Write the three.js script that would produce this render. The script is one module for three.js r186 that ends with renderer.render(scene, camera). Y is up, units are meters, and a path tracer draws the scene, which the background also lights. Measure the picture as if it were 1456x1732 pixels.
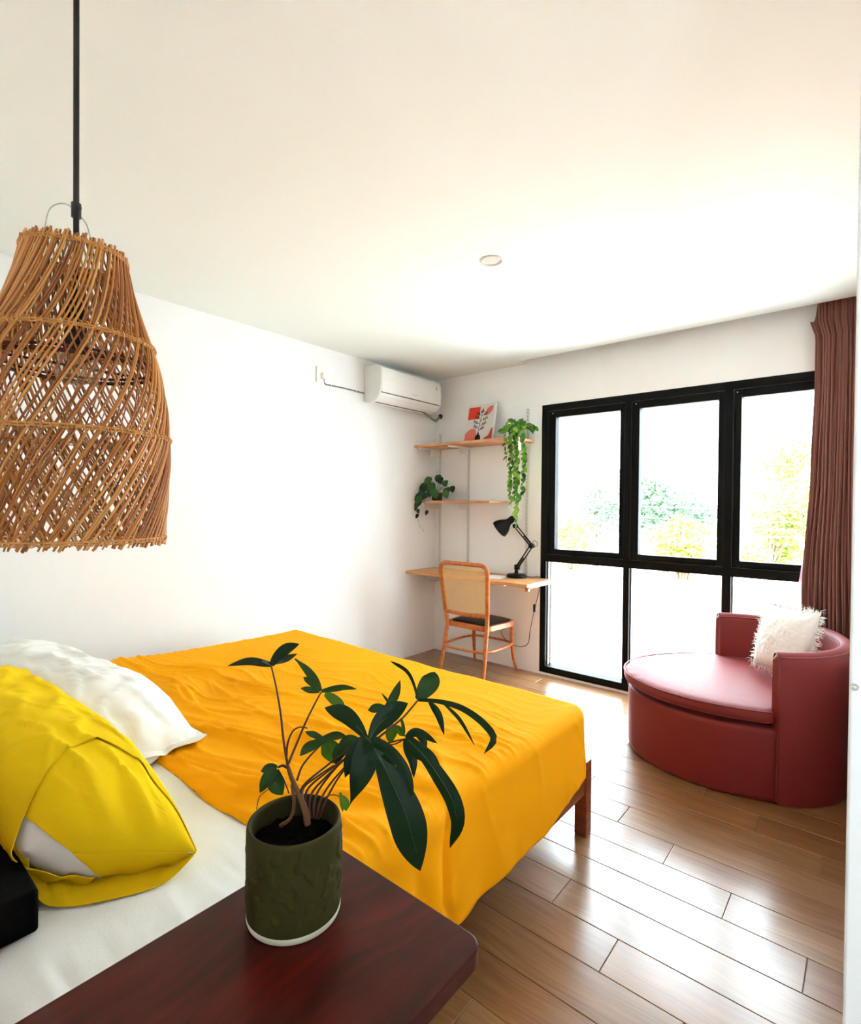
import * as THREE from 'three';
import { RoundedBoxGeometry } from 'three/addons/geometries/RoundedBoxGeometry.js';
import { mergeGeometries } from 'three/addons/utils/BufferGeometryUtils.js';
import { createNoise2D, createNoise3D } from 'simplex-noise';

// ---------------------------------------------------------------- camera, sky, sun, exposure
const scene = new THREE.Scene();
const camera = new THREE.PerspectiveCamera(88.427, 1456 / 1732, 0.05, 200);
camera.position.set(3.314, 1.42, 4.019);
camera.rotation.set(-0.012285, 0.69867, 0.009296, 'YXZ');
const renderer = new THREE.WebGLRenderer();
renderer.toneMapping = THREE.LinearToneMapping;
renderer.toneMappingExposure = 19.5;
renderer.shadowMap.enabled = true;
scene.background = new THREE.Color().setRGB(0.85, 1.008, 1.09);      // bright overcast sky
const sun = new THREE.DirectionalLight(0xf2f6ff, 5.0);              // veiled sun, high and off to the side
sun.position.set(-11, 24, 3); sun.target.position.set(2, 0, -8); sun.shadow.radius = 6; sun.castShadow = true;
sun.shadow.camera.left = sun.shadow.camera.bottom = -30; sun.shadow.camera.right = sun.shadow.camera.top = 30; sun.shadow.camera.far = 90;
sun.name = 'sun'; scene.add(sun, sun.target);

// ---------------------------------------------------------------- helpers
const V = (x, y, z) => new THREE.Vector3(x, y, z);
const { clamp, lerp, smoothstep, mapLinear } = THREE.MathUtils;
function rng(seed) { return () => { seed = (seed + 0x6d2b79f5) | 0; let t = Math.imul(seed ^ (seed >>> 15), 1 | seed); t = (t + Math.imul(t ^ (t >>> 7), 61 | t)) ^ t; return ((t ^ (t >>> 14)) >>> 0) / 4294967296; }; }
const n2 = createNoise2D(rng(7)), n3 = createNoise3D(rng(11));
const used = {};
const numbered = (n) => { const k = used[n] = (used[n] ?? -1) + 1; return k ? n + '_' + String(k).padStart(3, '0') : n; };
function shade(o) { o.traverse((m) => { if (m.isMesh) m.castShadow = m.receiveShadow = true; }); return o; }
function tag(o, label, category, group) { o.userData.label = label; o.userData.category = category; if (group) o.userData.group = group; return o; }
function thing(name, label, category, [x, y, z] = [0, 0, 0], turn = 0, group) {
  const o = new THREE.Group(); o.name = numbered(name); o.position.set(x, y, z); o.rotation.y = turn; scene.add(o);
  return tag(o, label, category, group);
}
function part(name, geo, mat, parent, label) {
  const m = new THREE.Mesh(Array.isArray(geo) ? merge(geo) : geo, mat); m.name = name; m.castShadow = m.receiveShadow = true;
  if (label) m.userData.label = label;
  parent.add(m); return m;
}
function struct(name, geo, mat, parent = scene) { const m = part(name, geo, mat, parent); if (parent === scene) m.userData.kind = 'structure'; return m; }
function merge(list) {
  return mergeGeometries(list.map((g) => { g = g.index ? g.toNonIndexed() : g; for (const k of Object.keys(g.attributes)) if (!['position', 'normal', 'uv'].includes(k)) g.deleteAttribute(k); return g; }));
}
// box with its corner at a, opposite corner at b; uv in metres
function box(a, b, bevel = 0) {
  const s = [0, 1, 2].map((k) => Math.abs(b[k] - a[k])), c = [0, 1, 2].map((k) => (a[k] + b[k]) / 2);
  const g = bevel ? new RoundedBoxGeometry(...s, 2, Math.min(bevel, Math.min(...s) * 0.49)) : new THREE.BoxGeometry(...s);
  g.translate(...c); return metric(g);
}
function metric(g) {                                                 // uv from the dominant face direction, in metres
  const p = g.attributes.position, n = g.attributes.normal, uv = new Float32Array(p.count * 2);
  for (let i = 0; i < p.count; i++) {
    const ax = Math.abs(n.getX(i)), ay = Math.abs(n.getY(i)), az = Math.abs(n.getZ(i));
    if (ay >= ax && ay >= az) { uv[2 * i] = p.getX(i); uv[2 * i + 1] = p.getZ(i); }
    else if (ax >= az) { uv[2 * i] = p.getZ(i); uv[2 * i + 1] = p.getY(i); }
    else { uv[2 * i] = p.getX(i); uv[2 * i + 1] = p.getY(i); }
  }
  g.setAttribute('uv', new THREE.BufferAttribute(uv, 2)); return g;
}
function grid(nu, nv, fn, wrapU = false) {                           // fn(u, v) -> Vector3
  const pos = [], uv = [], idx = [];
  for (let j = 0; j <= nv; j++) for (let i = 0; i <= nu; i++) { const p = fn(i / nu, j / nv); pos.push(p.x, p.y, p.z); uv.push(i / nu, j / nv); }
  for (let j = 0; j < nv; j++) for (let i = 0; i < nu; i++) { const a = j * (nu + 1) + i, b = a + 1, c = a + nu + 1, d = c + 1; idx.push(a, b, d, a, d, c); }
  const g = new THREE.BufferGeometry();
  g.setAttribute('position', new THREE.Float32BufferAttribute(pos, 3)); g.setAttribute('uv', new THREE.Float32BufferAttribute(uv, 2)); g.setIndex(idx); g.computeVertexNormals();
  if (wrapU) { const n = g.attributes.normal; for (let j = 0; j <= nv; j++) { const a = j * (nu + 1), b = a + nu; const v = V(n.getX(a) + n.getX(b), n.getY(a) + n.getY(b), n.getZ(a) + n.getZ(b)).normalize(); n.setXYZ(a, v.x, v.y, v.z); n.setXYZ(b, v.x, v.y, v.z); } }
  return g;
}
function solid(nu, nv, fn, t) {                                      // a grid with thickness t, closed round its rim
  const g = grid(nu, nv, fn), p = g.attributes.position, n = g.attributes.normal, N = p.count, pos = new Float32Array(N * 6), uv = new Float32Array(N * 4), idx = [...g.index.array];
  for (let i = 0; i < N; i++) {
    for (const k of [0, 1, 2]) { pos[3 * i + k] = p.array[3 * i + k]; pos[3 * (N + i) + k] = p.array[3 * i + k] - n.array[3 * i + k] * t; }
    for (const o of [0, N]) { uv[2 * (o + i)] = g.attributes.uv.array[2 * i]; uv[2 * (o + i) + 1] = g.attributes.uv.array[2 * i + 1]; }
  }
  for (let i = 0; i < g.index.count; i += 3) { const [a, b, c] = [0, 1, 2].map((k) => g.index.array[i + k] + N); idx.push(a, c, b); }
  const rim = [];
  for (let i = 0; i <= nu; i++) rim.push(i);
  for (let j = 1; j <= nv; j++) rim.push(j * (nu + 1) + nu);
  for (let i = nu - 1; i >= 0; i--) rim.push(nv * (nu + 1) + i);
  for (let j = nv - 1; j >= 0; j--) rim.push(j * (nu + 1));
  for (let k = 0; k + 1 < rim.length; k++) { const a = rim[k], b = rim[k + 1]; idx.push(a, a + N, b, b, a + N, b + N); }
  const out = new THREE.BufferGeometry(); out.setAttribute('position', new THREE.BufferAttribute(pos, 3)); out.setAttribute('uv', new THREE.BufferAttribute(uv, 2)); out.setIndex(idx); out.computeVertexNormals(); return out;
}
// tube along points, radius a number or function of 0..1, with round closed ends
function tube(points, r, n = 24, m = 8, flat = 1) {
  const c = points.length === 2 ? new THREE.LineCurve3(...points) : new THREE.CatmullRomCurve3(points, false, 'centripetal');
  const f = c.computeFrenetFrames(n, false), R = typeof r === 'function' ? r : () => r, pos = [], uv = [], idx = [];
  const L = c.getLength();
  for (let j = 0; j <= n; j++) {
    const p = c.getPointAt(j / n), a = R(j / n);
    for (let i = 0; i <= m; i++) { const t = (i / m) * 2 * Math.PI, q = p.clone().addScaledVector(f.normals[j], Math.cos(t) * a).addScaledVector(f.binormals[j], Math.sin(t) * a * flat); pos.push(q.x, q.y, q.z); uv.push((i / m) * 2 * Math.PI * a, (j / n) * L); }
  }
  for (let j = 0; j < n; j++) for (let i = 0; i < m; i++) { const a = j * (m + 1) + i; idx.push(a, a + 1, a + m + 2, a, a + m + 2, a + m + 1); }
  for (const j of [0, n]) { const p = c.getPointAt(j / n), k = pos.length / 3; pos.push(p.x, p.y, p.z); uv.push(0, 0); for (let i = 0; i < m; i++) { const a = j * (m + 1) + i; j ? idx.push(a, a + 1, k) : idx.push(a + 1, a, k); } }
  const g = new THREE.BufferGeometry(); g.setAttribute('position', new THREE.Float32BufferAttribute(pos, 3)); g.setAttribute('uv', new THREE.Float32BufferAttribute(uv, 2)); g.setIndex(idx); g.computeVertexNormals(); return g;
}
// round bar of rectangular section along points: width w (across), height h
const lathe = (pts, n = 48) => new THREE.LatheGeometry(pts.map(([r, y]) => new THREE.Vector2(r, y)), n);
const cyl = (r0, r1, a, b, n = 20) => tube([a, b], (t) => lerp(r0, r1, t), 1, n);
// a point at the given distance along the view axis under a picture point: a way to measure the photograph in metres
const eye = camera.position.clone(), look = new THREE.Matrix4().makeRotationFromEuler(camera.rotation), F = 890.1;
const spot = (px, py, d) => V(((px - 728) * d) / F, ((866 - py) * d) / F, -d).applyMatrix4(look).add(eye);

// ---------------------------------------------------------------- materials
function texture(w, h, fn, srgb = true) {
  const data = new Uint8Array(w * h * 4);
  for (let y = 0; y < h; y++) for (let x = 0; x < w; x++) { const c = fn(x / w, y / h), o = (y * w + x) * 4; for (let k = 0; k < 3; k++) data[o + k] = clamp(Math.round(c[k] * 255), 0, 255); data[o + 3] = 255; }
  const t = new THREE.DataTexture(data, w, h); t.wrapS = t.wrapT = THREE.RepeatWrapping; t.magFilter = THREE.LinearFilter; t.minFilter = THREE.LinearMipmapLinearFilter; t.generateMipmaps = true;
  if (srgb) t.colorSpace = THREE.SRGBColorSpace; t.needsUpdate = true; return t;
}
// noise that repeats over the unit square
const loop = (u, v, fu, fv, s = 0) => { const a = u * 2 * Math.PI, b = v * 2 * Math.PI; return 0.5 * (n3(Math.cos(a) * fu / 6.28 + s, Math.sin(a) * fu / 6.28, Math.cos(b) * fv / 6.28) + n3(Math.sin(b) * fv / 6.28 - s, Math.cos(a) * fu / 6.28, Math.sin(a) * fu / 6.28 + 3)); };
const mixc = (a, b, t) => a.map((x, k) => lerp(x, b[k], clamp(t, 0, 1)));
function woodMap(dark, light, along = 3, across = 60) {             // grain runs along u
  return texture(512, 256, (u, v) => {
    const bend = 0.05 * loop(u, v, 3, 3, 5), g = loop(u, v + bend, along, across) * 0.6 + loop(u, v + bend, along * 2.5, across * 3, 9) * 0.4, big = loop(u, v, 2, 5, 20);
    return mixc(dark, light, 0.5 + g * 0.9 + big * 0.55);
  });
}
const std = (o) => new THREE.MeshStandardMaterial(o), phy = (o) => new THREE.MeshPhysicalMaterial(o);
const wallMap = texture(256, 256, (u, v) => { const k = 0.962 + 0.008 * loop(u, v, 4, 4); return [k, k, k * 0.99]; });
const scaled = (t, x, y, turn = 0) => { const c = t.clone(); c.repeat.set(x, y); c.rotation = turn; c.needsUpdate = true; return c; };
const M = {
  wall: std({ map: scaled(wallMap, 0.6, 0.6), roughness: 0.92 }),
  ceiling: std({ color: 0xf2f5ed, roughness: 0.95 }),
  grout: std({ color: 0x7d6650, roughness: 0.9 }),
  black: phy({ color: 0x040507, roughness: 0.5, specularIntensity: 0.28 }),
  blackGloss: phy({ color: 0x040405, roughness: 0.35, specularIntensity: 0.4 }),
  blackCloth: phy({ color: 0x030303, roughness: 0.95, specularIntensity: 0.2 }),
  cord: std({ color: 0x0c0c0d, roughness: 0.6 }),
  steel: std({ color: 0xb9b6ae, roughness: 0.35, metalness: 0.9 }),
  whiteMetal: std({ color: 0xe9e8e2, roughness: 0.45 }),
  whitePlastic: phy({ color: 0xf3f2ec, roughness: 0.35, clearcoat: 0.2 }),
  greyPlastic: std({ color: 0x6d6c6a, roughness: 0.6 }),
  glass: phy({ color: 0xffffff, transmission: 1, thickness: 0, roughness: 0, ior: 1.5 }),
  bulb: phy({ color: 0xf2ead8, transmission: 0.85, thickness: 0, roughness: 0.08, ior: 1.6 }),
  filament: std({ color: 0xe89a35, roughness: 0.4, metalness: 0.3 }),
};
const floorTex = woodMap([0.50, 0.355, 0.22], [0.625, 0.465, 0.31], 3, 40);
M.planks = [0xffffff, 0xf1e6da, 0xfff4e6, 0xe6d8cb].map((c, k) => { const t = scaled(floorTex, 1.0, 3.1); t.offset.set(k * 0.27, k * 0.19); return phy({ color: c, map: t, roughness: 0.3, clearcoat: 0.6, clearcoatRoughness: 0.2 }); });
M.shelf = phy({ map: scaled(woodMap([0.74, 0.49, 0.29], [0.90, 0.68, 0.46], 3, 30), 1.2, 3), roughness: 0.45 });
M.mahogany = phy({ map: scaled(woodMap([0.19, 0.034, 0.013], [0.34, 0.082, 0.036], 3, 22), 1.1, 1.6, Math.PI / 2), roughness: 0.36, specularIntensity: 0.4 });
M.bedwood = phy({ map: scaled(woodMap([0.42, 0.15, 0.06], [0.60, 0.26, 0.11], 3, 30), 1, 3), roughness: 0.42, clearcoat: 0.3 });
M.beech = phy({ map: scaled(woodMap([0.66, 0.32, 0.09], [0.82, 0.46, 0.15], 3, 20), 3, 3), roughness: 0.4, clearcoat: 0.2, clearcoatRoughness: 0.3 });
M.cane = std({ color: 0xe0b672, roughness: 0.6 });
M.rattan = [0xcf8a3e, 0xbb7432, 0xdd9c52, 0x9c5823].map((c) => phy({ color: c, roughness: 0.5, clearcoat: 0.15 }));
M.rattanDark = std({ color: 0x5a2c14, roughness: 0.6 });
const weave = texture(128, 128, (u, v) => { const k = 0.5 + 0.25 * Math.sin(u * 2 * Math.PI * 32) * Math.sign(Math.sin(v * 2 * Math.PI * 32) + 0.01) + 0.2 * loop(u, v, 20, 20); return [k, k, k]; }, false);
const cloth = (c, o = {}) => phy({ color: c, roughness: 0.85, specularIntensity: 0.25, sheen: 0.25, sheenRoughness: 0.6, sheenColor: new THREE.Color(c), bumpMap: scaled(weave, 14, 14), bumpScale: 0.0006, ...o });
M.orange = cloth(0xffac02, { sheen: 0.08, bumpScale: 0.0003 });
M.sheet = cloth(0xf5f7f3);
M.white = cloth(0xf6f4ec);
M.yellow = cloth(0xfdd412);
M.velvet = phy({ color: 0x7f1f1e, roughness: 0.56, sheen: 1, sheenRoughness: 0.5, sheenColor: new THREE.Color(0xf2b4b8), bumpMap: scaled(texture(128, 128, (u, v) => { const k = 0.5 + 0.3 * loop(u, v, 8, 8) + 0.2 * loop(u, v, 40, 40, 4); return [k, k, k]; }, false), 3, 3), bumpScale: 0.0006 });
M.velvetDark = std({ color: 0x2a0c0e, roughness: 0.95 });
M.curtain = phy({ color: 0x935c50, roughness: 0.8, sheen: 0.5, sheenRoughness: 0.5, sheenColor: new THREE.Color(0xb0705e), transmission: 0.12, thickness: 0, side: THREE.DoubleSide });
M.sheer = phy({ color: 0xf6dfe4, roughness: 0.9, transmission: 0.6, thickness: 0, side: THREE.DoubleSide });
M.leather = phy({ color: 0x090a0d, roughness: 0.4, specularIntensity: 0.6 });
const leafMat = (c, o = {}) => phy({ color: c, roughness: 0.38, specularIntensity: 0.45, side: THREE.DoubleSide, ...o });
M.leafDark = leafMat(0x0a2409, { specularIntensity: 0.32 });
M.leafMid = leafMat(0x23470f, { transmission: 0.25, thickness: 0, roughness: 0.5 });
M.leafLight = leafMat(0x5f8a1c, { transmission: 0.35, thickness: 0, roughness: 0.6 });
M.midrib = std({ color: 0x4c6638, roughness: 0.5 });
M.stem = std({ color: 0x4a1c14, roughness: 0.5 });
M.stemGreen = std({ color: 0x4f6a24, roughness: 0.5 });
M.trunk = std({ color: 0x6b4526, roughness: 0.85 });
M.soil = phy({ color: 0x070504, roughness: 1, specularIntensity: 0.1 });
M.potGreen = phy({ color: 0x3a3716, roughness: 0.7, specularIntensity: 0.35 });
M.potBase = std({ color: 0xd9d4bd, roughness: 0.8 });

// ---------------------------------------------------------------- the room
const H = 2.65, XR = 3.295, ZE = 3.2, XC = 4.3, ZB = 4.25;           // ceiling, right wall, its end, corridor, back wall
const WX0 = 1.162, WX1 = 3.225, WY0 = 0.02, WY1 = 2.275;             // window opening
struct('wall_left', box([-0.14, -0.1, -0.14], [0, 3.0, ZB + 0.14]), M.wall);
struct('wall_window', [box([0, -0.1, -0.14], [WX0, 3.0, 0]), box([WX0, WY1, -0.14], [WX1, 3.0, 0]), box([WX1, -0.1, -0.14], [XC + 0.14, 3.0, 0]), box([WX0, -0.1, -0.14], [WX1, WY0, 0])], M.wall);
struct('wall_right', box([XR, -0.1, 0], [XR + 0.14, 3.0, ZE], 0.004), M.wall);
struct('wall_corridor', box([XC, -0.1, 0], [XC + 0.14, 3.0, ZB + 0.14]), M.wall);
const RX0 = 3.72, RX1 = 4.12, RY0 = 1.15, RY1 = 2.05;                  // a second window, behind the camera in the corridor
struct('wall_back', [box([0, -0.1, ZB], [RX0, 3.0, ZB + 0.14]), box([RX1, -0.1, ZB], [XC + 0.14, 3.0, ZB + 0.14]), box([RX0, -0.1, ZB], [RX1, RY0, ZB + 0.14]), box([RX0, RY1, ZB], [RX1, 3.0, ZB + 0.14])], M.wall);
struct('ceiling', [box([-0.14, H, 0.115], [XC + 0.14, H + 0.16, ZB + 0.14]), box([-0.14, H, -0.14], [1.0, H + 0.16, 0.115]), box([-0.14, 2.96, -0.14], [XC + 0.14, 3.04, ZB + 0.14])], M.ceiling);

const floor = new THREE.Group(); floor.name = 'floor'; floor.userData.kind = 'structure'; scene.add(floor);
part('subfloor', box([-0.1, -0.12, -0.1], [XC + 0.1, -0.003, ZB + 0.1]), M.grout, floor);
{ // planks 16 cm wide, about 97 cm long, each row stepped by a quarter
  const W = 0.16, Lp = 0.965, gap = 0.0018, cache = new Map(), r = rng(3);
  const plankGeo = (w, d, k) => {
    const key = w.toFixed(3) + d.toFixed(3) + k;
    if (!cache.has(key)) {
      const b = 0.0016, hy = 0, ly = -0.006, x = w / 2, z = d / 2, P = [[-x, ly, -z], [x, ly, -z], [x, ly, z], [-x, ly, z], [-x, hy - b * 0.6, -z], [x, hy - b * 0.6, -z], [x, hy - b * 0.6, z], [-x, hy - b * 0.6, z], [-x + b, hy, -z + b], [x - b, hy, -z + b], [x - b, hy, z - b], [-x + b, hy, z - b]];
      const Q = [[8, 11, 10, 9], [4, 8, 9, 5], [5, 9, 10, 6], [6, 10, 11, 7], [7, 11, 8, 4], [0, 4, 5, 1], [1, 5, 6, 2], [2, 6, 7, 3], [3, 7, 4, 0]], pos = [], uv = [];
      for (const q of Q) for (const i of [0, 1, 2, 0, 2, 3]) { const p = P[q[i]]; pos.push(...p); uv.push(p[0] + k * 0.37, p[2] + k * 0.061); }
      const g = new THREE.BufferGeometry(); g.setAttribute('position', new THREE.Float32BufferAttribute(pos, 3)); g.setAttribute('uv', new THREE.Float32BufferAttribute(uv, 2)); g.computeVertexNormals(); cache.set(key, g);
    }
    return cache.get(key);
  };
  for (let row = -11; ; row++) {
    const z0 = Math.max(0, 1.662 + row * W), z1 = Math.min(ZB, 1.662 + (row + 1) * W);
    if (z0 >= ZB) break;
    if (z1 <= 0.01) continue;
    let x = 2.695 + row * Lp / 4; x -= Math.ceil(x / Lp) * Lp;
    const end = z0 > ZE - 0.1 ? XC : XR;
    for (; x < end; x += Lp) {
      const a = Math.max(0, x), b = Math.min(end, x + Lp);
      if (b - a < 0.02) continue;
      const m = part('plank', plankGeo(b - a - gap, z1 - z0 - gap, Math.floor(r() * 6)), M.planks[Math.floor(r() * 4)], floor);
      m.position.set((a + b) / 2, (r() - 0.5) * 0.0006, (z0 + z1) / 2);
    }
  }
}

// window: black aluminium frame, three sashes above, three fixed panes below
{
  const w = new THREE.Group(); w.name = 'window_1'; w.userData.kind = 'structure'; scene.add(w);
  const D0 = -0.11, D1 = 0.004, bar = (x0, y0, x1, y1, d0 = D0, d1 = D1) => box([x0, y0, d0], [x1, y1, d1], 0.004);
  part('window_frame', [bar(WX0, WY0, WX1, WY0 + 0.055), bar(WX0, WY1 - 0.055, WX1, WY1), bar(WX0, WY0, WX0 + 0.052, WY1), bar(WX1 - 0.052, WY0, WX1, WY1)], M.black, w);
  part('rail', bar(WX0, 0.958, WX1, 1.02), M.black, w);
  for (const [a, b] of [[1.862, 1.908], [2.535, 2.588]]) part('mullion', bar(a, WY0, b, WY1), M.black, w);
  const sashes = [[1.216, 1.86, 1.282, 1.82], [1.91, 2.533, 1.966, 2.496], [2.59, 3.172, 2.634, 3.118]];
  for (const [a, b, c, d] of sashes) {
    const s = part('sash', [bar(a, 1.022, c, 2.218, -0.08, -0.012), bar(d, 1.022, b, 2.218, -0.08, -0.012), bar(c, 1.022, d, 1.066, -0.08, -0.012), bar(c, 2.163, d, 2.218, -0.08, -0.012)], M.black, w);
    part('pane', box([c - 0.01, 1.056, -0.05], [d + 0.01, 2.173, -0.044]), M.glass, s);
    part('hinge', [box([c - 0.03, 2.195, -0.012], [c - 0.022, 2.203, -0.008])], M.steel, s);
  }
  for (const [a, b] of [[1.212, 1.864], [1.906, 2.537], [2.586, 3.176]]) {
    part('pane', box([a, WY0 + 0.05, -0.06], [b, 0.962, -0.054]), M.glass, w);
    part('glazing_bead', [bar(a + 0.001, WY0 + 0.056, a + 0.012, 0.957, -0.05, -0.03), bar(b - 0.012, WY0 + 0.056, b - 0.003, 0.957, -0.05, -0.03)], M.steel, w);
  }
}
{
  const w = new THREE.Group(); w.name = 'window_2'; w.userData.kind = 'structure'; scene.add(w);
  const bar = (x0, y0, x1, y1) => box([x0, y0, ZB + 0.03], [x1, y1, ZB + 0.1], 0.004);
  part('window_frame', [bar(RX0, RY0, RX1, RY0 + 0.05), bar(RX0, RY1 - 0.05, RX1, RY1), bar(RX0, RY0, RX0 + 0.05, RY1), bar(RX1 - 0.05, RY0, RX1, RY1)], M.black, w);
  part('pane', box([RX0 + 0.045, RY0 + 0.045, ZB + 0.06], [RX1 - 0.045, RY1 - 0.045, ZB + 0.066]), M.glass, w);
}
{ // round switch-like button on the end of the right wall
  const t = thing('wall_button', 'small round grey button on the pale wall end at the right edge', 'button', [3.3005, 1.205, ZE + 0.0005]);
  part('plate', new THREE.CylinderGeometry(0.0036, 0.004, 0.004, 24).rotateX(Math.PI / 2).translate(0, 0, 0.002), std({ color: 0xb9b9a8, roughness: 0.5 }), t);
  part('cap', new THREE.SphereGeometry(0.0022, 16, 10).scale(1, 1, 0.5).translate(0, 0, 0.004), M.whitePlastic, t);
}
{ // downlight, switched off
  const t = thing('ceiling_downlight', 'round white recessed downlight in the ceiling, switched off', 'ceiling light', [1.835, H, 1.80]);
  part('trim_ring', lathe([[0.043, 0.004], [0.044, -0.004], [0.05, -0.0075], [0.058, -0.005], [0.06, 0]]), std({ color: 0xd2d0c8, roughness: 0.5 }), t);
  part('diffuser', lathe([[0, -0.001], [0.03, -0.0012], [0.044, 0.001]]), std({ color: 0xdad8d0, roughness: 0.7 }), t);
}

// ---------------------------------------------------------------- outside
{
  const ground = struct('ground', box([-60, -3.4, -90], [60, -3.1, 40]), std({ color: 0xbcc0c0, roughness: 1 }));
  ground.name = 'ground';
  const rust = std({ map: texture(256, 256, (u, v) => mixc([0.55, 0.40, 0.35], [0.70, 0.60, 0.56], 0.5 + loop(u, v, 3, 9) + 0.4 * loop(u, v, 14, 40, 5))), roughness: 0.8 }), pale = std({ color: 0xd7d4cb, roughness: 0.9 });
  const roofSheet = (x0, x1, ya, za, yb, zb) => solid(Math.round((x1 - x0) / 0.0375), 2, (u, v) => V(lerp(x0, x1, u), lerp(ya, yb, v) + 0.02 * Math.sin(u * ((x1 - x0) / 0.15) * 2 * Math.PI), lerp(za, zb, v)), 0.012);
  const h = thing('neighbour_house', 'low house with a rusty corrugated roof seen through the lower left panes', 'house', [0, -3.1, -6]);
  part('wall', [box([-6.6, 0, -4.6], [2.6, 1.9, 2.2], 0.01)], pale, h);
  for (let k = 0; k < 9; k++) { const s = part('roof_sheet', roofSheet(-7 + k * 1.08, -7 + k * 1.08 + 1.14, 3.0 + (k % 2) * 0.012, -1.2, 1.9 + (k % 2) * 0.012, 2.9), rust, h); s.rotation.z = 0; }
  for (let k = 0; k < 9; k++) part('roof_sheet', roofSheet(-7 + k * 1.08, -7 + k * 1.08 + 1.14, 3.0 + (k % 2) * 0.012, -1.2, 1.9, -5), rust, h);
  part('ridge_cap', tube([V(-7.05, 3.02, -1.2), V(2.75, 3.02, -1.2)], 0.07, 40, 8), rust, h);
  const h2 = thing('shed', 'grey pitched shed roof behind the armchair outside the right pane', 'shed', [6.6, -3.1, -9]);
  part('wall', box([-2.6, 0, -2], [2.6, 2.0, 2], 0.01), pale, h2);
  for (let k = 0; k < 5; k++) for (const s of [1, -1]) part('roof_sheet', roofSheet(-2.8 + k * 1.12, -2.8 + k * 1.12 + 1.16, 3.15 + (k % 2) * 0.01, 0, 1.95, s * 2.4), std({ color: 0x777c76, roughness: 0.7 }), h2);

  const leafGeo = grid(2, 3, (u, v) => { const w = Math.sin(Math.PI * Math.pow(v, 0.8)) * 0.5 + 0.02; return V((u - 0.5) * w, Math.abs(u - 0.5) * 0.15, v - 0.5); });
  const leafIn = [0x5d7a40, 0x879434, 0x678a6c, 0x98964a].map((c) => phy({ color: c, roughness: 0.6, transmission: 0.35, thickness: 0, side: THREE.DoubleSide }));
  const bark = std({ color: 0x6a5746, roughness: 0.9 });
  function tree(label, x, z, h, crown, kind, seed, n = 2600, leaf = 0.22) {
    const r = rng(seed), t = thing('tree', label, 'tree', [x, -3.1, z]);
    part('trunk', tube([V(0, 0, 0), V(0.1, h * 0.35, 0.05), V(-0.05, h * 0.7, 0), V(0.05, h * 0.92, 0)], (k) => lerp(0.17, 0.04, k), 14, 10), bark, t);
    const blobs = [];
    for (let k = 0; k < 9; k++) {
      const a = r() * 6.283, d = crown * 0.62 * Math.sqrt(r()), y = h * lerp(0.55, 0.92, r()), c = V(Math.cos(a) * d, y, Math.sin(a) * d); blobs.push([c, crown * lerp(0.32, 0.5, r())]);
      part('branch', tube([V(0, h * lerp(0.35, 0.6, r()), 0), V(c.x * 0.5, lerp(h * 0.5, y, 0.6), c.z * 0.5), c], (q) => lerp(0.06, 0.012, q), 8, 6), bark, t);
    }
    const im = new THREE.InstancedMesh(leafGeo, leafIn[kind], n), m = new THREE.Matrix4(), q = new THREE.Quaternion(), e = new THREE.Euler(), col = new THREE.Color();
    for (let i = 0; i < n; i++) {
      const [c, R] = blobs[i % 9], a = r() * 6.283, b = Math.acos(2 * r() - 1), d = R * Math.pow(r(), 0.45);
      e.set(r() * 6.28, r() * 6.28, r() * 6.28); q.setFromEuler(e); const s = leaf * lerp(0.6, 1.3, r());
      m.compose(V(c.x + d * Math.sin(b) * Math.cos(a), c.y + d * Math.cos(b) * 0.8, c.z + d * Math.sin(b) * Math.sin(a)), q, V(s, s, s)); im.setMatrixAt(i, m);
      const l = lerp(0.75, 1.1, r()); im.setColorAt(i, col.setRGB(l, l * lerp(0.95, 1.05, r()), l * 0.9));
    }
    im.name = 'foliage'; im.userData.kind = 'stuff'; im.castShadow = im.receiveShadow = true; t.add(im);
  }
  tree('blue-green tree at the left side of the middle upper pane', -2.75, -17, 6.0, 2.3, 2, 21, 5200, 0.2);
  tree('faint bluish distant tree in the left upper pane, above the yellow bush', -5.5, -17, 6.5, 2.1, 2, 22, 1500, 0.22);
  tree('yellow-green tree filling the lower half of the right upper pane', 0.75, -16.2, 5.0, 1.9, 1, 23, 2800, 0.2);
  tree('yellowish bush low in the left upper pane', -5.0, -14, 4.2, 1.5, 3, 24, 1700, 0.17);
  tree('small yellow-green tree low at the right side of the middle upper pane', -0.95, -12.6, 4.4, 1.15, 1, 25, 1700, 0.15);
  tree('pale tall thin-leaved tree beside the curtain in the right upper pane', 1.75, -19.5, 7.6, 2.0, 3, 26, 1600, 0.22);
  tree('low green shrub at the foot of the left lower pane', -0.2, -3.0, 1.6, 0.75, 0, 27, 1200, 0.12);
  // power lines
  const wire = std({ color: 0x55595c, roughness: 0.7 });
  [[1.72, -8, 0.012], [1.18, -14, 0.014], [0.95, -14.3, 0.014], [1.55, -14.6, 0.014], [0.72, -14.9, 0.014]].forEach(([y, z, r], k) => {
    const g = tube([V(-22, y + 1.1, z), V(-8, y + 0.1, z), V(1, y - 0.15, z), V(10, y + 0.1, z), V(24, y + 1.1, z)], r, 60, 6);
    const m = part('power_line', g, wire, scene); m.name = numbered('power_line');
    tag(m, ['single dark power line crossing the right upper pane', 'second power line down across the middle pane', 'third power line down across the middle pane', 'topmost power line across the middle pane', 'lowest power line across the middle pane'][k], 'power line', 'overhead power lines');
  });
}

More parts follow.
